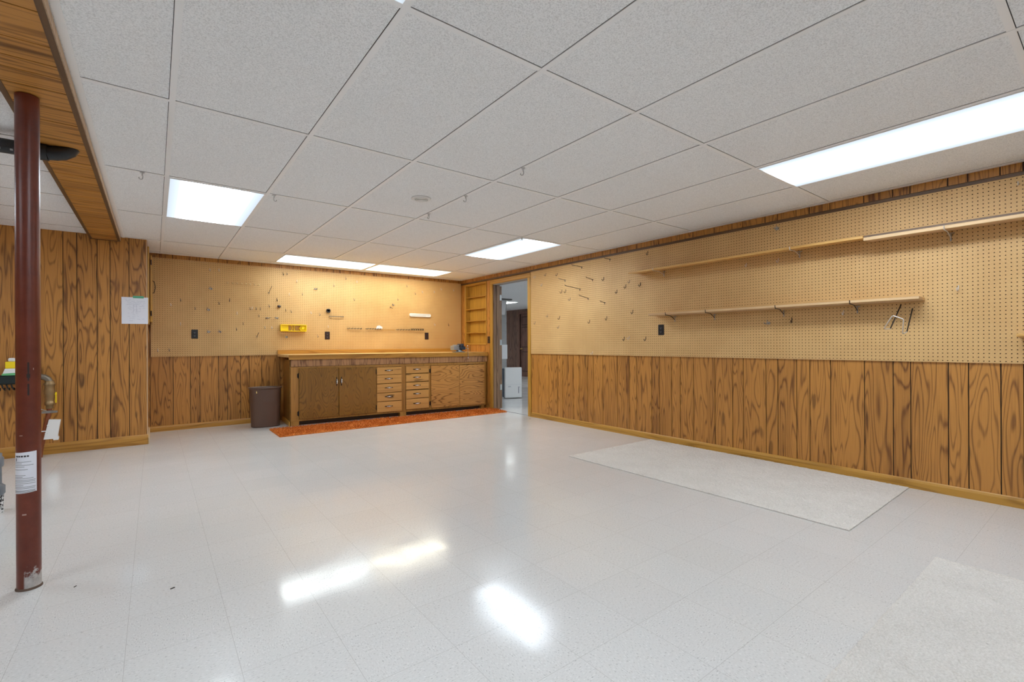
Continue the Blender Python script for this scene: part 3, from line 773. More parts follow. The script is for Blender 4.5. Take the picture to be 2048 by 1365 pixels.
# ------------------------------------------------------------------ outlets and switch
def plate(name, wall, a, z, mat, label, kind='outlet', blank=False):
    """wall 'B' (back, a = x) or 'R' (right, a = y)"""
    d = PF if kind == 'outlet' else 0.0
    l = (a, YB-d, z) if wall == 'B' else (XR-d, a, z)
    t = thing(name, l, label, 'outlet' if kind == 'outlet' else 'switch', None, 0 if wall == 'B' else -PI/2)
    MB().cbox((-0.035, -0.006, -0.057), (0.035, 0.0, 0.057), 0.002).build('cover_plate', mat, t)
    mb = MB()
    if kind == 'outlet':
        for s in (-1, 1):
            mb = MB(); mb.lathe([(0.017, 0.0), (0.017, -0.002)], (0, -0.006, s*0.020), 20, 0, axis='Y')
            so = mb.build('socket', mat, t)
            if not blank:
                mb = MB()
                mb.box((-0.008, -0.0086, s*0.02-0.003), (-0.0055, -0.008, s*0.02+0.005)); mb.box((0.0055, -0.0086, s*0.02-0.003), (0.008, -0.008, s*0.02+0.005)); mb.lathe([(0.0028, 0), (0.0028, -0.0006)], (0, -0.008, s*0.02-0.009), 10, 0, axis='Y')
                mb.build('contact_slots', M['slot'], so)
    else:
        mb.box((-0.005, -0.007, -0.012), (0.005, -0.006, 0.012)); mb.cbox((-0.004, -0.018, -0.001), (0.004, -0.006, 0.010), 0.001); mb.build('toggle', mat, t)
    return t
plate('wall_outlet', 'B', 0.409, 1.203, M['black'], 'black outlet at the left end of the back pegboard')
plate('wall_outlet', 'B', 2.045, 1.198, M['brown_plate'], 'dark brown outlet on the back pegboard right of the yellow mitre box')
plate('wall_outlet', 'B', 3.674, 1.201, M['brown_plate'], 'dark brown outlet on the back pegboard near the vise', blank=True)
plate('wall_outlet', 'R', 3.070, 1.204, M['black'], 'black outlet on the right pegboard under the shelf end')
plate('light_switch', 'R', 6.372, 1.131, M['brown_plate'], 'dark brown light switch between the niche and the door casing', kind='switch')

# ------------------------------------------------------------------ things on the back pegboard
YP = YB-PF+0.0015   # backs bear on the pegboard face
# yellow mitre box hung flat, open side out
t = thing('mitre_box', (1.572, YP, 1.30), 'yellow plastic mitre box hung on the back pegboard', 'mitre box')
W, Hh, dd = 0.170, 0.047, 0.055
def rrect(w, h, r, n=5):
    p = []
    for cx, cz, a0 in ((w-r, h-r, 0), (-w+r, h-r, 90), (-w+r, -h+r, 180), (w-r, -h+r, 270)):
        for k in range(n+1): a = math.radians(a0+90*k/n); p.append((cx+r*math.cos(a), cz+r*math.sin(a)))
    return p
mb = MB(); mb.box((-W+0.008, -dd, Hh-0.008), (W-0.008, 0, Hh)); mb.box((-W+0.008, -dd, -Hh), (W-0.008, 0, -Hh+0.008))
mb.box((-W, -dd, -Hh), (-W+0.008, 0, Hh)); mb.box((W-0.008, -dd, -Hh), (W, 0, Hh))
mb.build('side_wall', M['yellow'], t)
MB().cbox((-W+0.009, -0.030, -Hh+0.009), (-0.065, -0.002, Hh-0.009), 0.004).build('clamp_bed', M['yellow'], t)
mb = MB()
mb.add([(W-0.009, -0.028, Hh-0.009), (W-0.009, -0.028, -Hh+0.009), (0.10, -0.028, -Hh+0.009), (0.075, -0.028, 0.0), (0.10, -0.028, Hh-0.009), (W-0.009, -0.002, Hh-0.009), (W-0.009, -0.002, -Hh+0.009), (0.10, -0.002, -Hh+0.009), (0.075, -0.002, 0.0), (0.10, -0.002, Hh-0.009)],
       [(0, 1, 2, 3, 4), (9, 8, 7, 6, 5), (2, 7, 8, 3), (3, 8, 9, 4)])
mb.build('clamp_bed', M['yellow'], t)
MB().lathe([(0.024, -0.028), (0.024, -0.040), (0.018, -0.042)], (0.125, 0, 0.0), 18, 0, axis='Y').build('clamp_cam', M['yellow'], t)
for x, s in ((-0.028, 1), (0.020, -1)):
    mb = MB()
    pts = [(x+s*(0.012-0.5*(zz*zz)/0.038/1.6), -0.03, zz) for zz in [-0.038+0.0076*k for k in range(11)]]
    mb.tube(pts, 0.004, 8); mb.build('saw_guide', M['yellow'], t)
# roll of black tape on a peg
t = thing('tape_roll', (2.058, YP, 1.566), 'small black roll of tape hung on a peg above the brown outlet', 'tape')
MB().lathe([(0.018, -0.004), (0.029, -0.004), (0.030, -0.006), (0.030, -0.028), (0.029, -0.030), (0.018, -0.030), (0.018, -0.004)], n=28, axis='Y').build('roll', M['black'], t)
MB().tube([(0, 0.0, 0.014), (0, -0.042, 0.014), (0, -0.044, 0.022)], 0.0035, 8).build('peg', M['steel'], t)
# dark knob
o = MB().lathe([(0.008, 0.0), (0.008, -0.012), (0.022, -0.016), (0.024, -0.022), (0.018, -0.028), (0.004, -0.030)], n=20, axis='Y', sy=0.8).build('round_disc', M['brown_plate'], None, (1.390, YP, 1.599))
tag(o, 'dark brown round disc on the back pegboard above the yellow mitre box', 'disc')
# white slotted holder
t = thing('tool_holder', (3.553, YP, 1.550), 'white rounded slotted plastic holder mounted slightly tilted on the back pegboard', 'tool holder')
mb = MB(); mb.extr(rrect(0.193, 0.026, 0.022), 'Y', -0.022, 0.0, 0, 0, True); mb.xform(Matrix.Rotation(0.008, 4, 'Y')); mb.build('body', M['white_plastic'], t)
sg = plain('slot_grey', srgb(170, 172, 180), 0.6)
for (a, b, c, d) in ((-0.17, 0.006, 0.17, 0.011), (-0.17, -0.012, 0.10, -0.007)):
    mb = MB(); mb.box((a, -0.0225, b), (c, -0.0219, d)); mb.xform(Matrix.Rotation(0.008, 4, 'Y')); mb.build('slot', sg, t)
# single horizontal bar
t = thing('tool_bar', (2.174, YP, 1.483), 'thin metal bar fixed level under the black tape roll', 'tool rack')
MB().box((-0.108, -0.026, -0.005), (0.108, -0.022, 0.005)).build('bar', M['wire'], t)
for x in (-0.10, 0.10): MB().box((x-0.005, -0.0225, -0.004), (x+0.005, 0.0, 0.004)).build('bracket', M['wire'], t)
# row of five tool rails
def rail(x0, x1, z, mat, nclip, label, kind):
    t = thing('tool_rack', ((x0+x1)/2, YP, z), label, 'tool rack', 'tool rails in a row above the workbench')
    hw = (x1-x0)/2
    MB().box((-hw, -0.022, -0.004), (hw, -0.018, 0.004)).box((-hw, -0.018, -0.004), (-hw+0.01, 0, 0.004)).box((hw-0.01, -0.018, -0.004), (hw, 0, 0.004)).build('rail', mat, t)
    for k in range(nclip):
        x = -hw+2*hw*(k+0.5)/nclip; mb = MB()
        if kind == 'clip':
            mb.tube([(x-0.012, -0.026, 0.026), (x-0.006, -0.032, 0.006), (x-0.010, -0.034, -0.006)], 0.0035, 6); mb.tube([(x+0.012, -0.026, 0.026), (x+0.006, -0.032, 0.006), (x+0.010, -0.034, -0.006)], 0.0035, 6); mb.box((x-0.008, -0.030, -0.008), (x+0.008, -0.022, 0.008))
            mb.build('clip', M['darkwire'], t)
        elif kind == 'pin':
            mb.tube([(x, -0.022, 0.0), (x, -0.048, 0.001), (x, -0.050, 0.010)], 0.0028, 6); mb.tube([(x, -0.022, 0.0), (x, -0.024, -0.014)], 0.0028, 6); mb.build('pin', M['darkwire'], t)
    return t
rail(2.336, 2.564, 1.310, M['wire'], 5, 'leftmost pale metal tool rail in the row above the workbench', 'pin')
rail(2.627, 2.872, 1.309, M['wire'], 6, 'pale metal tool rail with a white card tucked on it, second in the row', 'pin')
rail(2.885, 3.099, 1.294, M['oak_x'], 0, 'golden wooden tool rail, middle of the row above the workbench', 'none')
rail(3.124, 3.364, 1.302, M['wire'], 5, 'thin brown tool rail, fourth in the row above the workbench', 'pin')
rail(3.374, 3.613, 1.303, M['agedbrass'], 6, 'dark tool rail with six spring clips, rightmost in the row above the workbench', 'clip')
o = MB().add([(-0.048, -0.024, 0.004), (0.058, -0.024, 0.004), (0.058, -0.024, 0.030), (0.012, -0.030, 0.056), (-0.030, -0.028, 0.048), (-0.048, -0.0225, 0.004), (0.058, -0.0225, 0.004), (0.058, -0.0225, 0.030), (0.012, -0.0285, 0.056), (-0.030, -0.0265, 0.048)],
             [(0, 1, 2, 3, 4), (9, 8, 7, 6, 5), (0, 5, 6, 1), (1, 6, 7, 2), (2, 7, 8, 3), (3, 8, 9, 4), (4, 9, 5, 0)]).build('card', M['paper'], None, (2.829, YP, 1.309))
tag(o, 'white card or bag tucked on the second tool rail', 'card')

# ------------------------------------------------------------------ pegboard hooks
def hook_meshes():
    r = {}
    def one(k, f, mats): mb = MB(); f(mb); r[k] = mb.mesh('pegboard_hook', mats)
    one('j', lambda m: m.tube([(0, -0.001, 0.022), (0, -0.004, 0.004), (0, -0.008, -0.010), (0, -0.018, -0.018), (0, -0.028, -0.014), (0, -0.032, -0.002), (0, -0.033, 0.004)], 0.0026, 8), M['wire'])
    one('jd', lambda m: m.tube([(0, -0.001, 0.026), (0, -0.004, 0.004), (0, -0.010, -0.016), (0, -0.022, -0.022), (0, -0.032, -0.014), (0, -0.034, 0.0)], 0.003, 8), M['darkwire'])
    one('jb', lambda m: m.tube([(0, -0.001, 0.020), (0, -0.004, 0.004), (0, -0.008, -0.010), (0, -0.018, -0.018), (0, -0.028, -0.014), (0, -0.032, -0.002), (0, -0.033, 0.004)], 0.003, 8), M['palewire'])
    def dbl(m):
        m.box((-0.016, -0.003, -0.010), (0.016, 0, 0.014))
        for s in (-1, 1): m.tube([(s*0.009, -0.002, 0.004), (s*0.011, -0.024, -0.004), (s*0.013, -0.042, -0.002), (s*0.013, -0.045, 0.010)], 0.0034, 8)
        m.tube([(-0.009, -0.006, 0.030), (-0.009, -0.002, 0.010)], 0.003, 8)
    one('d', dbl, M['steel'])
    def brk(m):
        m.box((-0.022, -0.004, -0.006), (0.022, 0, 0.010))
        for s in (-1, 1): m.tube([(s*0.018, -0.002, 0.002), (s*0.020, -0.045, 0.006), (s*0.020, -0.048, 0.014)], 0.003, 8)
        m.box((-0.024, -0.030, 0.001), (0.024, -0.024, 0.006))
    one('b', brk, M['steel'])
    def cup(m):
        m.lathe([(0.0075, 0), (0.0075, -0.002), (0.003, -0.003), (0.0025, -0.008)], n=12, axis='Y')
        m.tube([(0, -0.008, 0), (0, -0.014, -0.006), (0, -0.020, -0.012), (0, -0.027, -0.008), (0, -0.028, 0.002)], 0.0036, 8)
    one('c', cup, plain('pale_brass', srgb(244, 224, 178), 0.3, 0.3))
    return r
HM = hook_meshes()
def rod_mesh(L, up, mat):
    mb = MB(); mb.tube([(0, 0, 0), (0, -0.012, 0.001), (0, -L*0.96, up*0.96), (0, -L, up+0.008)], 0.0032, 8)
    mb.tube([(0, -0.002, 0.0), (0, -0.003, -0.024)], 0.003, 8); mb.box((-0.013, -0.003, -0.003), (0.013, 0, 0.003))
    return mb.mesh('pegboard_peg', mat)
KN = {'j': ('small steel hook', 'hook'), 'jd': ('dark wire hook', 'hook'), 'jb': ('small pale hook', 'hook'), 'd': ('double-prong steel hook', 'hook'), 'b': ('wide two-prong steel bracket', 'bracket'), 'c': ('brass cup hook', 'hook')}
BACK = [('jb', .575, 2.037), ('jb', .675, 2.043), ('d', .586, 1.792), ('jd', .798, 1.656), ('j', .674, 1.609), ('j', .263, 1.628), ('jb', .161, 1.565), ('j', .413, 1.531), ('d', .559, 1.517), ('jb', .880, 1.485),
        ('j', .952, 1.349), ('j', .873, 1.272), ('jb', .262, 1.328), ('d', .559, 1.231), ('d', .684, 1.233), ('jb', .031, 1.0), ('j', .143, 1.003),
        ('jd', 1.444, 2.061), ('j', 1.494, 2.066), ('jb', 1.627, 1.972), ('jb', 1.526, 1.778), ('j', 1.701, 1.789), ('jd', 1.366, 1.693), ('jb', 2.489, 2.031), ('j', 2.137, 1.945), ('j', 2.314, 2.069), ('j', 2.444, 1.751),
        ('j', 3.313, 2.026), ('j', 3.155, 1.793), ('j', 3.462, 1.909), ('jb', 3.591, 1.945), ('jb', 3.817, 1.960), ('jb', 3.950, 2.017), ('jb', 4.200, 2.014), ('jd', 4.091, 1.403), ('jb', 3.821, 1.401), ('j', 1.481, 1.548), ('j', 1.544, 1.534),
        ('jb', 1.813, 1.528), ('j', 1.933, 1.508), ('j', 1.905, 1.188), ('d', 1.487, 1.169), ('jb', 2.057, 1.328), ('b', 1.881, 1.877), ('d', 3.077, 1.698), ('b', 1.244, 1.431), ('b', 1.361, 1.435),
        ('j', 1.032, 1.555), ('jb', 1.059, 1.561), ('j', 1.106, 1.558), ('j', 1.159, 1.556), ('j', 1.265, 1.600), ('j', 1.14, 1.460), ('jb', 1.215, 1.30), ('jb', 1.296, 1.303)]
RIGHT = [('jb', 5.174, 2.023), ('j', 4.942, 2.023), ('j', 4.710, 1.998), ('jb', 5.025, 1.893), ('jd', 4.621, 1.759), ('jd', 4.546, 1.757), ('j', 4.463, 1.644), ('j', 4.908, 1.448), ('jd', 4.667, 1.410), ('j', 5.179, 1.361), ('j', 4.681, 1.285),
         ('jd', 4.117, 1.337), ('jd', 3.836, 1.364), ('jd', 3.676, 1.672), ('jd', 3.545, 1.719), ('jd', 3.339, 1.721), ('jd', 3.446, 1.419), ('jd', 3.570, 1.113), ('jb', 3.499, 1.123), ('jd', 3.269, 1.109), ('jd', 3.880, 1.845),
         ('jd', 3.238, 2.057), ('j', 3.489, 1.770), ('jb', 4.069, 0.942), ('d', 1.875, 2.058), ('jb', 2.148, 1.776), ('jb', 1.868, 1.778), ('jd', 1.762, 1.249), ('d', 1.956, 1.231), ('jb', 0.710, 1.422), ('jb', 1.381, 1.293)]
def place_hooks(lst, wall):
    def band(z): return 0 if z > 1.733 else (1 if z > 1.327 else 2)
    bn = ['upper third', 'middle third', 'lower third']
    key = (lambda h: h[1]) if wall == 'B' else (lambda h: -h[1])
    for b in range(3):
        for k in KN:
            hs = sorted([h for h in lst if band(h[2]) == b and h[0] == k], key=key)
            for i, (kk, a, z) in enumerate(hs):
                o = D.objects.new('pegboard_hook', HM[kk]); COL.objects.link(o)
                if wall == 'B': o.location = (a, YP, z); o.rotation_euler = (0, 0, random.uniform(-.25, .25))
                else: o.location = (XR-PF+0.0015, a, z); o.rotation_euler = (0, 0, -PI/2+random.uniform(-.15, .15))
                w = 'back pegboard' if wall == 'B' else 'right pegboard'
                nm, cat = KN[kk]
                if len(hs) == 1: lb = 'the only %s in the %s of the %s' % (nm, bn[b], w)
                else: lb = '%s, %s of the %s, %s from left' % (nm, bn[b], w, ORD[i])
                tag(o, lb, cat, 'hooks scattered on the %s' % w)
place_hooks(BACK, 'B'); place_hooks(RIGHT, 'R')
for i, x in enumerate((.773, .828, .882, .936, .987, 1.036, 1.086, 1.141)):
    o = D.objects.new('cup_hook', HM['c']); COL.objects.link(o); o.location = (x, YP, 1.889)
    tag(o, 'small brass cup hook, %s from the left in the level row of eight' % ORD[i], 'hook', 'row of brass cup hooks')
for (a, z, L, up, lb) in [(1.265, 1.788, .20, .065, 'long dark peg slanting out of the back pegboard, the upper of two'), (1.117, 1.182, .12, .04, 'long dark peg slanting out of the back pegboard, lower one left of the mitre box'),
                          (3.03, 1.668, .10, -.035, 'slim peg slanting down from the back pegboard right of centre')]:
    o = D.objects.new('pegboard_peg', rod_mesh(L, up, M['wire'])); COL.objects.link(o); o.location = (a, YP, z); tag(o, lb, 'peg', 'long pegs on the back pegboard')
for i, (a, z, L, dz) in enumerate([(4.558, 1.906, .117, .012), (4.284, 1.762, .268, .027), (4.248, 2.040, .183, .009), (4.140, 1.631, .165, .030), (4.064, 1.859, .118, .019), (3.866, 1.556, .087, .015), (3.781, 2.072, .101, .001)]):
    o = D.objects.new('pegboard_peg', rod_mesh(L, dz, M['darkwire'] if i else M['wire'])); COL.objects.link(o); o.location = (XR-PF, a, z); o.rotation_euler = (0, 0, -PI/2)
    tag(o, ['shortish peg jutting from the right pegboard, farthest left of the seven', 'longest peg jutting from the right pegboard, second of seven from the left', 'peg high on the right pegboard just under the trim, left one', 'peg jutting from the right pegboard below the longest peg', 'long dark peg on the right pegboard, fifth of seven from the left', 'shortest and lowest peg jutting from the right pegboard', 'dark peg under the trim atop the right pegboard, rightmost of seven'][i], 'peg', 'long pegs on the right pegboard')

# ------------------------------------------------------------------ board shelves on the right pegboard
XF_ = XR-PF
def board(name, y0, y1, zw, zf, xf, th, mat, label, lip=None):
    """plank resting on wire brackets; zw / zf are underside heights at wall and front"""
    t = thing(name, (XF_, (y0+y1)/2, zw), label, 'shelf board', 'plank shelves on the right pegboard')
    mb = MB(); pf = random.random()
    poly = [(XF_-0.002, zw), (XF_-0.002, zw+th), (xf+0.003, zf+th), (xf, zf+th-0.003), (xf, zf+0.003), (xf+0.003, zf)]
    mb.extr(poly, 'Y', y0, y1, 0, pf); part(mb, 'board', mat, t)
    if lip: 
        mb = MB(); mb.box((xf+0.006, y0, zf+th), (xf+0.016, y1, zf+th+lip)); part(mb, 'lip', M['dark_trim'], t)
    return t
XS = 4.172
board('shelf_board', 1.20, 3.360, 1.844, 1.827, XS, 0.020, M['board_gold'], 'upper long golden plank shelf on the right pegboard, its far part')
board('shelf_board', -1.0, 1.195, 1.823, 1.807, XS, 0.024, M['board_y'], 'upper pale plank shelf with a dark lip, running out of frame at right', lip=0.014)
board('shelf_board', 0.885, 3.120, 1.352, 1.356, 4.200, 0.020, M['board_y'], 'lower bare plank shelf on the right pegboard, ending above the wire rack')
board('shelf_board', -0.9, 0.422, 1.080, 1.088, 4.17, 0.018, M['board_gold'], 'short plank shelf end peeking in at the right frame edge')
def shelf_bracket(y, zw, zf, xf, mat, label, plate_=True):
    t = thing('shelf_bracket', (XF_, y, zw), label, 'shelf bracket', 'wire brackets under the plank shelves')
    mb = MB(); d = xf-XF_
    mb.tube([(0, 0, -0.045), (-0.004, 0, -0.040), (d*0.5, 0, (zf-zw)*0.7-0.004), (d-0.010, 0, zf-zw), (d-0.014, 0, zf-zw+0.026)], 0.0032, 8)
    mb.build('wire_arm', mat, t)
    mb = MB(); mb.tube([(-0.004, 0, -0.004), (-0.004, 0, -0.062)], 0.0045, 8)
    if plate_: mb.box((-0.006, -0.018, -0.012), (0, 0.018, -0.004))
    mb.build('wall_clip', M['steel'], t)
shelf_bracket(3.029, 1.838, 1.8215, 4.170, M['palewire'], 'wire bracket at the far end of the upper golden shelf')
shelf_bracket(1.697, 1.838, 1.8215, 4.170, M['palewire'], 'pale wire bracket near the middle of the upper golden shelf')
shelf_bracket(0.747, 1.812, 1.8015, 4.170, M['palewire'], 'pale wire bracket under the upper shelf with the dark lip')
shelf_bracket(2.900, 1.346, 1.3505, 4.198, M['darkwire'], 'dark wire bracket under the lower shelf above the black outlet')
shelf_bracket(2.459, 1.346, 1.3505, 4.198, M['darkwire'], 'dark wire bracket under the lower shelf, second from its far end')
shelf_bracket(1.825, 1.346, 1.3505, 4.198, M['darkwire'], 'heavy dark wire bracket under the middle of the lower shelf', False)
shelf_bracket(1.288, 1.346, 1.3505, 4.198, M['darkwire'], 'dark wire bracket under the lower shelf, nearest its right end')
# bent wire rack
t = thing('wire_rack', (XF_, 0.985, 1.32), 'bent wire tool rack hanging on the right pegboard under the shelf end', 'rack')
mb = MB(); mb.tube([(XF_, 1.021, 1.330), (XF_-0.006, 1.021, 1.325), (4.14, 1.030, 1.152)], 0.0042, 8); part(mb, 'leg', M['darkwire'], t)
mb = MB(); mb.tube([(XF_, 0.954, 1.300), (XF_-0.006, 0.954, 1.295), (4.14, 0.938, 1.128)], 0.0042, 8); part(mb, 'leg', M['darkwire'], t)
mb = MB()
mb.tube([(4.14, 1.030, 1.152), (4.09, 1.045, 1.150), (4.07, 1.046, 1.157), (4.03, 0.993, 1.235), (4.03, 0.986, 1.239), (4.03, 0.935, 1.215), (4.03, 0.931, 1.209), (4.07, 0.945, 1.118), (4.09, 0.944, 1.116), (4.14, 0.938, 1.128)], 0.0036, 8)
part(mb, 'front_loop', M['palewire'], t)
o = MB().tube([(0, 0, 0), (-0.03, 0, -0.004), (-0.055, 0, -0.02), (-0.06, 0, 0.004)], 0.003, 8).build('pegboard_hook', M['palewire'], None, (XF_, 0.425, 2.055)); tag(o, 'pale wire hook high on the right pegboard at the frame edge', 'hook')

# ------------------------------------------------------------------ doorway and room beyond
d1 = D.objects.new('door_1', None); COL.objects.link(d1); d1.location = (4.515, 6.27, 0); struct(d1)
MB().box((0.0, 0.0, 0.008), (0.040, 0.86, 2.01), 0, .4).build('door_leaf', M['jamb'], d1)
for z in (0.353, 1.087, 1.822):
    mb = MB(); mb.box((-0.035, -0.012, -0.045), (-0.0015, -0.009, 0.045)); mb.box((0.002, -0.004, -0.045), (0.034, -0.001, 0.045)); mb.tube([(-0.001, -0.012, -0.046), (-0.001, -0.012, 0.046)], 0.006, 10)
    mb.build('hinge', M['hingeplate'], d1, (0, 0, z))
XW = 9.53
mb = MB()
panelled(mb, 'X', XW, +1, [(4.0, 11.25, 0, H), (11.25, 12.11, 2.045, H), (12.11, 13.5, 0, H)], groove_seq(4.0, [4, 3, 5, 4, 6, 3, 4, 3], 4.0, 13.5), thick=0.08)
struct(mb.build('wall_far', [M['farpanel'], M['groove']]))
mb = MB(); mb.box((XW, 13.5, 0), (4.3, 13.6, H)); mb.box((4.49, 3.9, 0), (9.6, 4.0, H)); mb.box((4.47, 7.30, 0), (4.489, 13.5, H)); mb.box((4.4875, 4.0, 0), (4.492, 5.33, H)); mb.box((4.4875, 6.35, 0), (4.492, 7.3, H))
struct(mb.build('wall_hall', M['farwhite']))
struct(MB().box((XW-0.012, 4.0, 0), (XW, 11.19, 0.09)).build('baseboard_far', M['farpanel']))
mb = MB(); mb.cbox((XW-0.018, 12.11, 0), (XW, 12.19, 2.045), .004); mb.cbox((XW-0.018, 11.17, 0), (XW, 11.25, 2.045), .004); mb.cbox((XW-0.018, 11.17, 2.045), (XW, 12.19, 2.125), .004)
struct(mb.build('trim_6', M['fardoor']))
d2 = D.objects.new('door_2', None); COL.objects.link(d2); d2.location = (XW+0.03, 11.68, 0); struct(d2)
MB().box((0.0, -0.428, 0.006), (0.035, 0.428, 2.042), 0, .3).build('door_leaf', M['fardoor'], d2)
for (y0, y1) in ((-0.345, -0.055), (0.055, 0.345)):
    for (z0, z1) in ((0.20, 0.80), (0.98, 1.60), (1.70, 1.93)):
        mb = MB()
        mb.box((-0.001, y0-0.025, z0-0.025), (0.0, y1+0.025, z1+0.025), 1); mb.cbox((-0.010, y0, z0), (-0.001, y1, z1), 0.008, 0, .3)
        mb.build('raised_panel', [M['fardoor'], plain('panel_groove', srgb(58, 38, 32), 0.6)], d2)
mb = MB(); mb.lathe([(0.028, -0.001), (0.028, -0.006), (0.012, -0.010), (0.012, -0.030), (0.027, -0.040), (0.027, -0.052), (0.012, -0.060)], (0, 0.36, 0.91), 18, axis='X'); mb.build('door_knob', M['brass'], d2)
# grey block pier with a white board on it
o = MB()
for r in range(11):
    z0 = 0.2*r
    for k, (a, b) in enumerate(((0, 0.4), (0.4, 0.8)) if r % 2 else ((0, 0.2), (0.2, 0.6), (0.6, 0.8))):
        o.cbox((a+0.004, 0.0, z0+0.004), (b-0.004, 0.2, min(z0+0.196, H-0.002)), 0.004)
o.box((0.006, 0.008, 0.0), (0.794, 0.192, H-0.001))
pier = o.build('block_pier', M['block'], None, (6.29, 9.545, 0.0)); tag(pier, 'grey concrete block pier seen through the doorway', 'pier')
o = MB().cbox((-0.24, -0.03, -0.18), (0.24, 0, 0.18), 0.004).build('utility_cabinet', M['farwhite'], None, (6.845, 9.545, 0.87)); tag(o, 'white cabinet box fixed on the grey block pier beyond the doorway', 'cabinet')
o = MB().extr([(6.70, 2.17), (7.065, 2.17), (6.995, 1.80), (6.70, 1.80)], 'Y', 9.50, 9.545).build('duct_cover', M['farwhite']); shift(o, (6.9, 9.545, 1.98)); tag(o, 'white slanted duct cover high on the block pier beyond the doorway', 'duct')
o = MB().box((6.5, 9.42, 2.165), (7.17, 9.56, H)).build('ceiling_duct', plain('dull_duct_metal', srgb(120, 120, 118), 0.5, 0.3)); shift(o, (6.8, 9.5, H)); tag(o, 'flat grey duct under the ceiling over the block pier beyond the doorway', 'duct')
# dehumidifier
t = thing('dehumidifier', (5.40, 7.33, 0), 'white dehumidifier with dark blue side on the floor beyond the doorway', 'dehumidifier', rz=-0.32)
mb = MB(); mb.cbox((0, 0, 0.012), (0.345, 0.055, 0.605), 0.012); mb.build('front_cover', M['white_plastic'], t)
mb = MB(); mb.cbox((0.012, 0.056, 0.012), (0.335, 0.24, 0.585), 0.01); mb.build('rear_housing', M['dehumdark'], t)
mb = MB(); mb.box((0.27, -0.002, 0.10), (0.28, 0.0005, 0.23)); mb.box((0.29, -0.002, 0.215), (0.30, 0.0005, 0.225)); mb.build('water_gauge', M['dehumdark'], t)
mb = MB(); mb.box((0.005, -0.0008, 0.268), (0.34, 0.0005, 0.271)); mb.box((0.06, -0.001, 0.225), (0.115, 0.0005, 0.245)); mb.build('bucket_seam', plain('seam_grey', srgb(190, 192, 196), 0.6), t)
for x in (0.03, 0.30):
    mb = MB(); mb.lathe([(0.012, -0.014), (0.012, 0.014)], (x, 0.12, 0.0125), 14, axis='X'); mb.build('caster', M['black'], t)

# ------------------------------------------------------------------ rugs
def pile_rug(name, poly_xy, h, step, amp, mat, label, cat, blades=0, blade_h=0.02, seed=1):
    """rectangular rug with a lumpy pile; poly_xy = four corners in order"""
    rnd = random.Random(seed)
    A, B, C, Dd = [Vector((p[0], p[1], 0)) for p in poly_xy]
    nu = max(2, int((B-A).length/step)); nv = max(2, int((Dd-A).length/step))
    def P(u, v): return (A*(1-u)+B*u)*(1-v)+(Dd*(1-u)+C*u)*v
    mb = MB(); vs = []
    for j in range(nv+1):
        for i in range(nu+1):
            e = i in (0, nu) or j in (0, nv)
            p = P(i/nu, j/nv)
            p = p+Vector((rnd.uniform(-.3, .3)*step*(1 if not e else .5), rnd.uniform(-.3, .3)*step*(1 if not e else .5), 0))
            vs.append((p.x, p.y, h*(0.75 if e else 1)+rnd.uniform(-amp, amp)*(0.5 if e else 1)))
    fs = [(j*(nu+1)+i, j*(nu+1)+i+1, (j+1)*(nu+1)+i+1, (j+1)*(nu+1)+i) for j in range(nv) for i in range(nu)]
    rim = [i for i in range(nu+1)]+[j*(nu+1)+nu for j in range(1, nv+1)]+[nv*(nu+1)+i for i in range(nu-1, -1, -1)]+[j*(nu+1) for j in range(nv-1, 0, -1)]
    base = len(vs)
    for i in rim: vs.append((vs[i][0], vs[i][1], 0.001))
    m = len(rim)
    fs += [(rim[(k+1) % m], rim[k], base+k, base+(k+1) % m) for k in range(m)]
    mb.add(vs, fs, 0, 0.0, False)
    bv = []; bf = []
    for _ in range(blades):
        u, v_ = rnd.random(), rnd.random()
        p = P(u, v_); a = rnd.uniform(0, 2*PI); w = 0.0028; L = blade_h*rnd.uniform(.5, 1.1); ln = rnd.uniform(0.3, 1.0)*blade_h
        dx, dy = math.cos(a), math.sin(a); q = rnd.uniform(0, 2*PI)
        o_ = len(bv)
        bv += [(p.x-dx*w, p.y-dy*w, h*0.7), (p.x+dx*w, p.y+dy*w, h*0.7), (p.x+dx*w*.6+math.cos(q)*ln, p.y+dy*w*.6+math.sin(q)*ln, h*0.7+L), (p.x-dx*w*.6+math.cos(q)*ln, p.y-dy*w*.6+math.sin(q)*ln, h*0.7+L)]
        bf.append((o_, o_+1, o_+2, o_+3))
    if bf: mb.add(bv, bf)
    c = (A+B+C+Dd)/4
    o = mb.build(name, mat); shift(o, (c.x, c.y, 0.0)); return tag(o, label, cat)
pile_rug('rug', [(1.140, 5.895), (4.355, 5.865), (4.40, 6.352), (1.135, 6.49)], 0.012, 0.014, 0.006, M['shag'], 'long burnt-orange shag runner lying in front of the workbench cabinets', 'rug', 15000, 0.022)
pile_rug('rug', [(3.085, 0.955), (4.345, 0.975), (4.335, 3.19), (3.085, 3.19)], 0.009, 0.012, 0.0022, M['grey_pile'], 'pale grey carpet remnant lying along the right wall under the shelves', 'rug', 0, seed=3)
pile_rug('rug', [(1.10, -0.55), (3.035, -0.55), (3.035, 0.580), (1.10, 0.580)], 0.008, 0.012, 0.0030, M['grey_pile'], 'pale grey carpet remnant at the bottom right corner, nearest the viewer', 'rug', 0, seed=4)

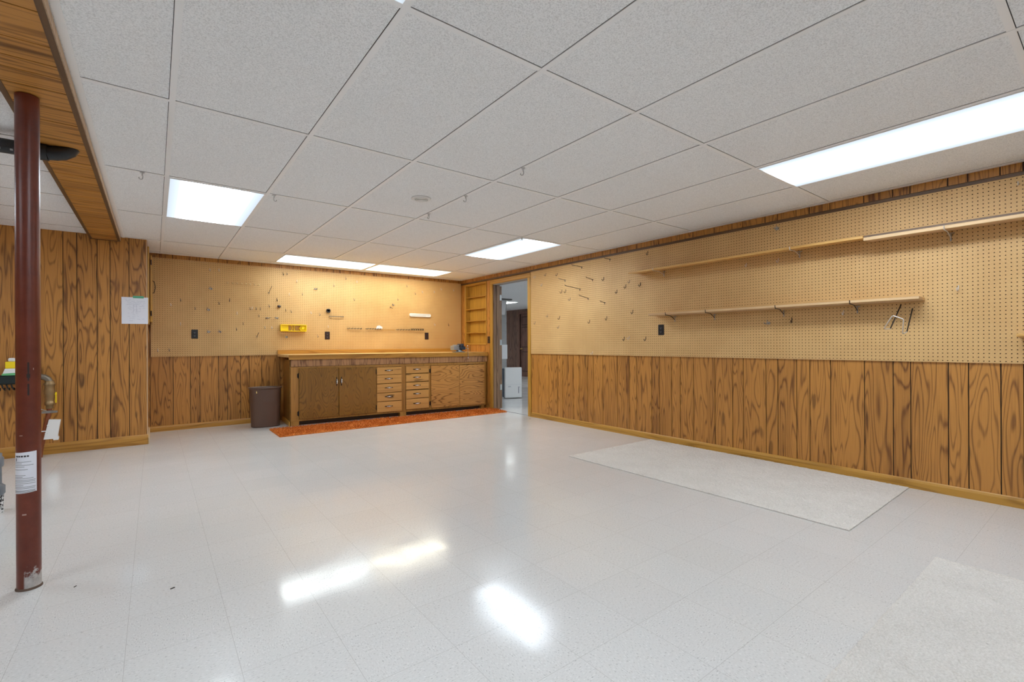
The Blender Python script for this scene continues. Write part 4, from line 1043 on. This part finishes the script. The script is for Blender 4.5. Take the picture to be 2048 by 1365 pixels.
# ------------------------------------------------------------------ waste bin
t = thing('waste_bin', (1.150, 6.835, 0), 'dark brown oval plastic waste bin standing left of the workbench', 'bin', rz=-0.10)
mb = MB(); n = 64; vs = []; fs = []
def sstep(a, b, x): x = min(1, max(0, (x-a)/(b-a))); return x*x*(3-2*x)
hs = [0.0, 0.004, 0.012]+[0.02+0.475*k/30 for k in range(31)]
def ring(z, rx, ry, ind=True):
    r = []
    for k in range(n):
        a = 2*PI*k/n; cx = math.copysign(abs(math.cos(a))**0.8, math.cos(a)); sy = math.copysign(abs(math.sin(a))**0.8, math.sin(a))
        x, y = rx*cx, ry*sy; f = 0.0
        if ind and y < 0: f = sstep(-0.045, -0.030, x)*(1-sstep(0.105, 0.12, x))*(1-sstep(0.305, 0.318, z))*sstep(-0.01, 0.0, z)*0.005
        r.append((x, y+f, z))
    return r
for z in hs:
    k = 0.93 if z == 0 else (0.97 if z == 0.004 else 1.0); s = (z/0.495)
    vs += ring(z, (0.165+0.020*s)*k, (0.112+0.016*s)*k)
m = len(hs)
for z, rx, ry in ((0.500, 0.197, 0.140), (0.508, 0.199, 0.142), (0.512, 0.196, 0.139), (0.512, 0.184, 0.127), (0.49, 0.180, 0.123), (0.012, 0.160, 0.107)):
    vs += ring(z, rx, ry, False); m += 1
for i in range(m-1):
    for k in range(n): fs.append((i*n+k, i*n+(k+1) % n, (i+1)*n+(k+1) % n, (i+1)*n+k))
mb.add(vs, fs, 0, 0, True); mb.add(vs[:n], [tuple(range(n))[::-1]]); mb.add(vs[-n:], [tuple(range(n))])
mb.build('body', M['bin'], t)
mb = MB(); mb.box((-0.112, -0.1170, 0.444), (-0.086, -0.1145, 0.470)); mb.xform(Matrix.Translation((0, 0.004, 0))); st = mb.build('sticker', plain('cream_sticker', srgb(236, 208, 128), 0.6), t); st.location = (0, -0.001, 0)

# ------------------------------------------------------------------ left wall: note, access door, plumbing
t = thing('paper_note', (-0.162, YF, 1.43), 'white handwritten sheet taped to the panelled wall at its corner', 'paper')
mb = MB(); mb.add([(-0.111, -0.0025, -0.142), (0.108, -0.004, -0.140), (0.110, -0.006, 0.143), (-0.112, -0.0025, 0.140), (-0.111, -0.0018, -0.142), (0.108, -0.0033, -0.140), (0.110, -0.0053, 0.143), (-0.112, -0.0018, 0.140)],
       [(0, 1, 2, 3), (7, 6, 5, 4), (0, 4, 5, 1), (1, 5, 6, 2), (2, 6, 7, 3), (3, 7, 4, 0)]); mb.build('sheet', M['paper'], t)
mb = MB(); mb.box((-0.018, -0.0085, 0.132), (0.072, -0.0065, 0.156)); mb.build('tape', M['green'], t)
mb = MB(); rnd = random.Random(5)
def scribble(x0, x1, z):
    x = x0; pts = []
    while x < x1:
        pts.append((x, -0.0072, z+rnd.uniform(-.004, .004))); x += rnd.uniform(.004, .009)
        if rnd.random() < .16 and len(pts) > 2:
            mb.tube(pts, 0.0007, 4); pts = []; x += 0.008
    if len(pts) > 1: mb.tube(pts, 0.0007, 4)
for z, a, b in ((0.118, -.09, -.01), (0.10, -.075, .085), (0.082, -.06, .09), (0.064, -.07, .09), (0.046, -.05, .08), (0.028, -.06, -.01), (0.024, .03, .09), (0.008, -.05, .06), (-0.01, -.02, .05), (-0.026, -.06, .03), (-0.045, -.02, .02), (-0.062, -.06, .04), (-0.08, -.05, .0), (-0.09, .02, .08), (-0.106, -.05, -.01)): scribble(a, b, z)
for s in (-1, 1): mb.tube([(s*0.012, -0.0072, 0.06), (s*0.013, -0.0072, -0.01)], 0.0007, 4)
mb.build('handwriting', M['ink'], t)
# small access door in the return wall, standing slightly open
t = thing('access_door', (XN, 6.80, 1.28), 'narrow oak access door standing ajar on the return wall beside the back pegboard', 'cabinet door')
mb = MB(); mb.cbox((0, -0.32, 0.02), (0.016, -0.25, 0.86), 0.003, 0, .2); mb.cbox((0, -0.25, 0.79), (0.016, 0.14, 0.86), 0.003, 0, .5); mb.cbox((0, -0.25, 0.02), (0.016, 0.14, 0.08), 0.003, 0, .5); mb.build('frame', M['oak_z'], t)
mb = MB(); mb.cbox((0, 0, 0), (0.018, 0.36, 0.775), 0.003, 0, .8); leaf = mb.build('door_leaf', M['oak_z'], t, (0.020, 0.045, 0.05)); leaf.rotation_euler = (0, 0, -0.02)
mb = MB(); mb.tube([(0.018, 0.30, 0.36), (0.034, 0.30, 0.37), (0.044, 0.30, 0.42), (0.044, 0.30, 0.45), (0.034, 0.30, 0.50), (0.018, 0.30, 0.51)], 0.004, 8); mb.build('pull', M['blackmetal'], leaf)
for z in (0.10, 0.69):
    mb = MB(); mb.tube([(0.012, -0.006, z-0.03), (0.012, -0.006, z+0.03)], 0.006, 8); mb.build('hinge', M['blackmetal'], leaf)

# water meter with valve and copper riser
t = thing('water_meter', (-0.95, 6.26, 0), 'water meter piping with brass valve and yellow lever, half hidden behind the red pole', 'water meter')
YM = 6.26
def wp(mb, name, mats): return part(mb, name, mats, t)
mb = MB(); mb.cbox((-1.16, YM-0.06, 0.705), (-0.93, YM+0.06, 0.79), 0.012); mb.lathe([(0.035, -0.02), (0.04, 0.03)], (-1.17, YM, 0.755), 16, axis='X'); wp(mb, 'meter_body', plain('dark_green_black', srgb(24, 36, 36), 0.4))
mb = MB(); mb.extr([(-1.105, 0.79), (-0.95, 0.79), (-0.95, 0.852), (-1.085, 0.852)], 'Y', YM-0.055, YM+0.05); wp(mb, 'register_cover', M['white_plastic'])
mb = MB(); mb.extr([(-1.107, 0.7895), (-0.949, 0.7895), (-0.949, 0.80), (-1.03, 0.812), (-1.103, 0.806)], 'Y', YM-0.0565, YM+0.051); wp(mb, 'green_band', M['greenp'])
mb = MB(); mb.cbox((-1.085, YM-0.05, 0.852), (-0.95, YM+0.045, 0.915), 0.004); wp(mb, 'yellow_cap', M['yellow'])
mb = MB(); mb.cbox((-1.068, YM-0.045, 0.915), (-0.95, YM+0.04, 0.948), 0.008); wp(mb, 'white_lid', M['white_plastic'])
mb = MB()
for k in range(6): mb.tube([(-1.14+0.03*k, YM-0.03, 0.705), (-1.13+0.03*k, YM-0.05, 0.68), (-1.12+0.03*k, YM-0.03, 0.655), (-1.125+0.03*k, YM, 0.67)], 0.006, 8)
wp(mb, 'signal_wire', M['black'])
XVv = -0.800
mb = MB(); mb.tube([(-0.93, YM, 0.765), (-0.87, YM, 0.768), (-0.835, YM, 0.762), (-0.812, YM, 0.742), (XVv, YM, 0.715)], 0.027, 16); wp(mb, 'elbow', plain('bronze_grey', srgb(128, 118, 104), 0.45, 0.6))
mb = MB(); mb.lathe([(0.028, 0.46), (0.028, 0.49), (0.036, 0.492), (0.036, 0.52), (0.030, 0.525), (0.034, 0.55), (0.038, 0.57), (0.034, 0.59), (0.040, 0.60), (0.042, 0.63), (0.036, 0.65), (0.036, 0.68), (0.042, 0.684), (0.042, 0.70), (0.034, 0.705), (0.034, 0.725)], (XVv, YM, 0), 20); wp(mb, 'valve_body', M['agedbrass'])
mb = MB(); mb.lathe([(0.012, 0.0), (0.012, 0.05)], (XVv, YM, 0.60), 12, axis='X'); mb.cbox((XVv+0.040, YM-0.012, 0.51), (XVv+0.048, YM+0.012, 0.615), 0.004); wp(mb, 'lever', M['yellow'])
mb = MB(); mb.tube([(XVv, YM, 0.465), (-0.815, YM, 0.36), (-0.845, YM, 0.19), (-0.865, YM, 0.05), (-0.868, YM, 0.0)], 0.019, 14); wp(mb, 'copper_riser', M['copper'])
mb = MB(); mb.lathe([(0.027, -0.012), (0.027, 0.012)], (XVv-0.004, YM, 0.43), 16); mb.box((XVv-0.05, YM-0.035, 0.418), (XVv+0.05, YM-0.022, 0.440)); mb.tube([(XVv+0.045, YM-0.035, 0.43), (XVv+0.058, YM-0.035, 0.43)], 0.010, 8); mb.tube([(XVv-0.02, YM-0.03, 0.44), (XVv-0.05, YM-0.05, 0.46), (XVv-0.09, YM-0.05, 0.46)], 0.004, 6); wp(mb, 'ground_clamp', M['steel'])
# white sensor box clipped to the riser
t2 = thing('junction_box', (-0.78, 6.225, 0.26), 'white plastic box strapped at a tilt to the copper riser', 'box')
mb = MB(); mb.extr([(-0.055, -0.085), (0.010, -0.085), (0.012, -0.098), (0.046, -0.098), (0.050, -0.075), (0.042, -0.06), (0.062, 0.092), (-0.018, 0.100)], 'Y', -0.028, 0.012); mb.build('case', M['white_plastic'], t2)
mb = MB(); mb.box((-0.10, -0.030, -0.010), (-0.030, -0.028, -0.002)); mb.lathe([(0.010, -0.030), (0.008, -0.036)], (-0.022, 0, 0.045), 12, axis='Y'); mb.lathe([(0.010, -0.030), (0.008, -0.036)], (-0.036, 0, -0.03), 12, axis='Y'); mb.build('strap', M['white_plastic'], t2)

# grey standpipe at the left frame edge
t = thing('standpipe', (-0.826, 4.36, 0), 'grey PVC standpipe with couplings at the left frame edge', 'pipe')
MB().lathe([(0.048, 0.115), (0.048, 0.36)], n=28).build('pipe', M['pvc'], t)
MB().lathe([(0.054, 0.29), (0.058, 0.295), (0.058, 0.345), (0.050, 0.352), (0.050, 0.372), (0.02, 0.376)], n=28).build('cap', M['pvc'], t)
MB().lathe([(0.056, 0.110), (0.064, 0.120), (0.064, 0.165), (0.050, 0.180)], n=28).build('coupling', M['pvc'], t)
tm = NT('speckled_base'); tm.set(Base_Color=tm.ramp(tm.noise(tm.coord(), 60, 2), [(0.47, srgb(30, 30, 34)), (0.53, srgb(210, 210, 210))]), Roughness=0.6)
MB().lathe([(0.056, 0.0), (0.056, 0.11)], n=28).build('base', tm.m, t)

# dark bits of debris on the floor
for (x, y, rz, s, lb) in [(0.059, 2.52, .4, 1.0, 'tiny dark crumb on the floor, right of the pole foot'), (-0.28, 2.80, .9, .7, 'tiny dark crumb on the floor, nearest the pole foot'), (4.22, 5.14, .2, 1.2, 'small dark shaving on the floor near the door casing')]:
    o = MB().cbox((-0.009*s, -0.003*s, 0), (0.009*s, 0.003*s, 0.003), 0.001).build('floor_crumb', M['debris'], None, (x, y, 0)); o.rotation_euler = (0, 0, rz); tag(o, lb, 'debris', 'crumbs on the floor')

# ------------------------------------------------------------------ camera, world, view
yaw, roll = -0.64977, -0.00432
fw = Vector((-math.sin(yaw), math.cos(yaw), 0)); r0 = Vector((math.cos(yaw), math.sin(yaw), 0)); u0 = r0.cross(fw)
r = r0*math.cos(roll)+u0*math.sin(roll); u = -r0*math.sin(roll)+u0*math.cos(roll)
cam = D.cameras.new('camera'); co = D.objects.new('camera', cam); COL.objects.link(co)
co.matrix_world = Matrix(((r.x, u.x, -fw.x, 0), (r.y, u.y, -fw.y, 0), (r.z, u.z, -fw.z, CAMZ), (0, 0, 0, 1)))
cam.sensor_width = 36; cam.sensor_fit = 'HORIZONTAL'; cam.lens = 941.11/2048*36; cam.shift_y = 6.94/2048
cam.clip_start = 0.05; cam.clip_end = 60
SC.camera = co
w = D.worlds.new('world'); SC.world = w; w.use_nodes = True
w.node_tree.nodes['Background'].inputs[0].default_value = (0.8, 0.85, 0.9, 1); w.node_tree.nodes['Background'].inputs[1].default_value = 0.3
SC.view_settings.view_transform = 'Standard'; SC.view_settings.look = 'None'; SC.view_settings.gamma = 1.0
SC.view_settings.use_curve_mapping = False
SC.view_settings.exposure = 0.0
SC.cycles.max_bounces = 7; SC.cycles.diffuse_bounces = 5; SC.cycles.glossy_bounces = 2
SC.cycles.caustics_reflective = False; SC.cycles.caustics_refractive = False
SC.cycles.use_adaptive_sampling = True; SC.cycles.adaptive_threshold = 0.03
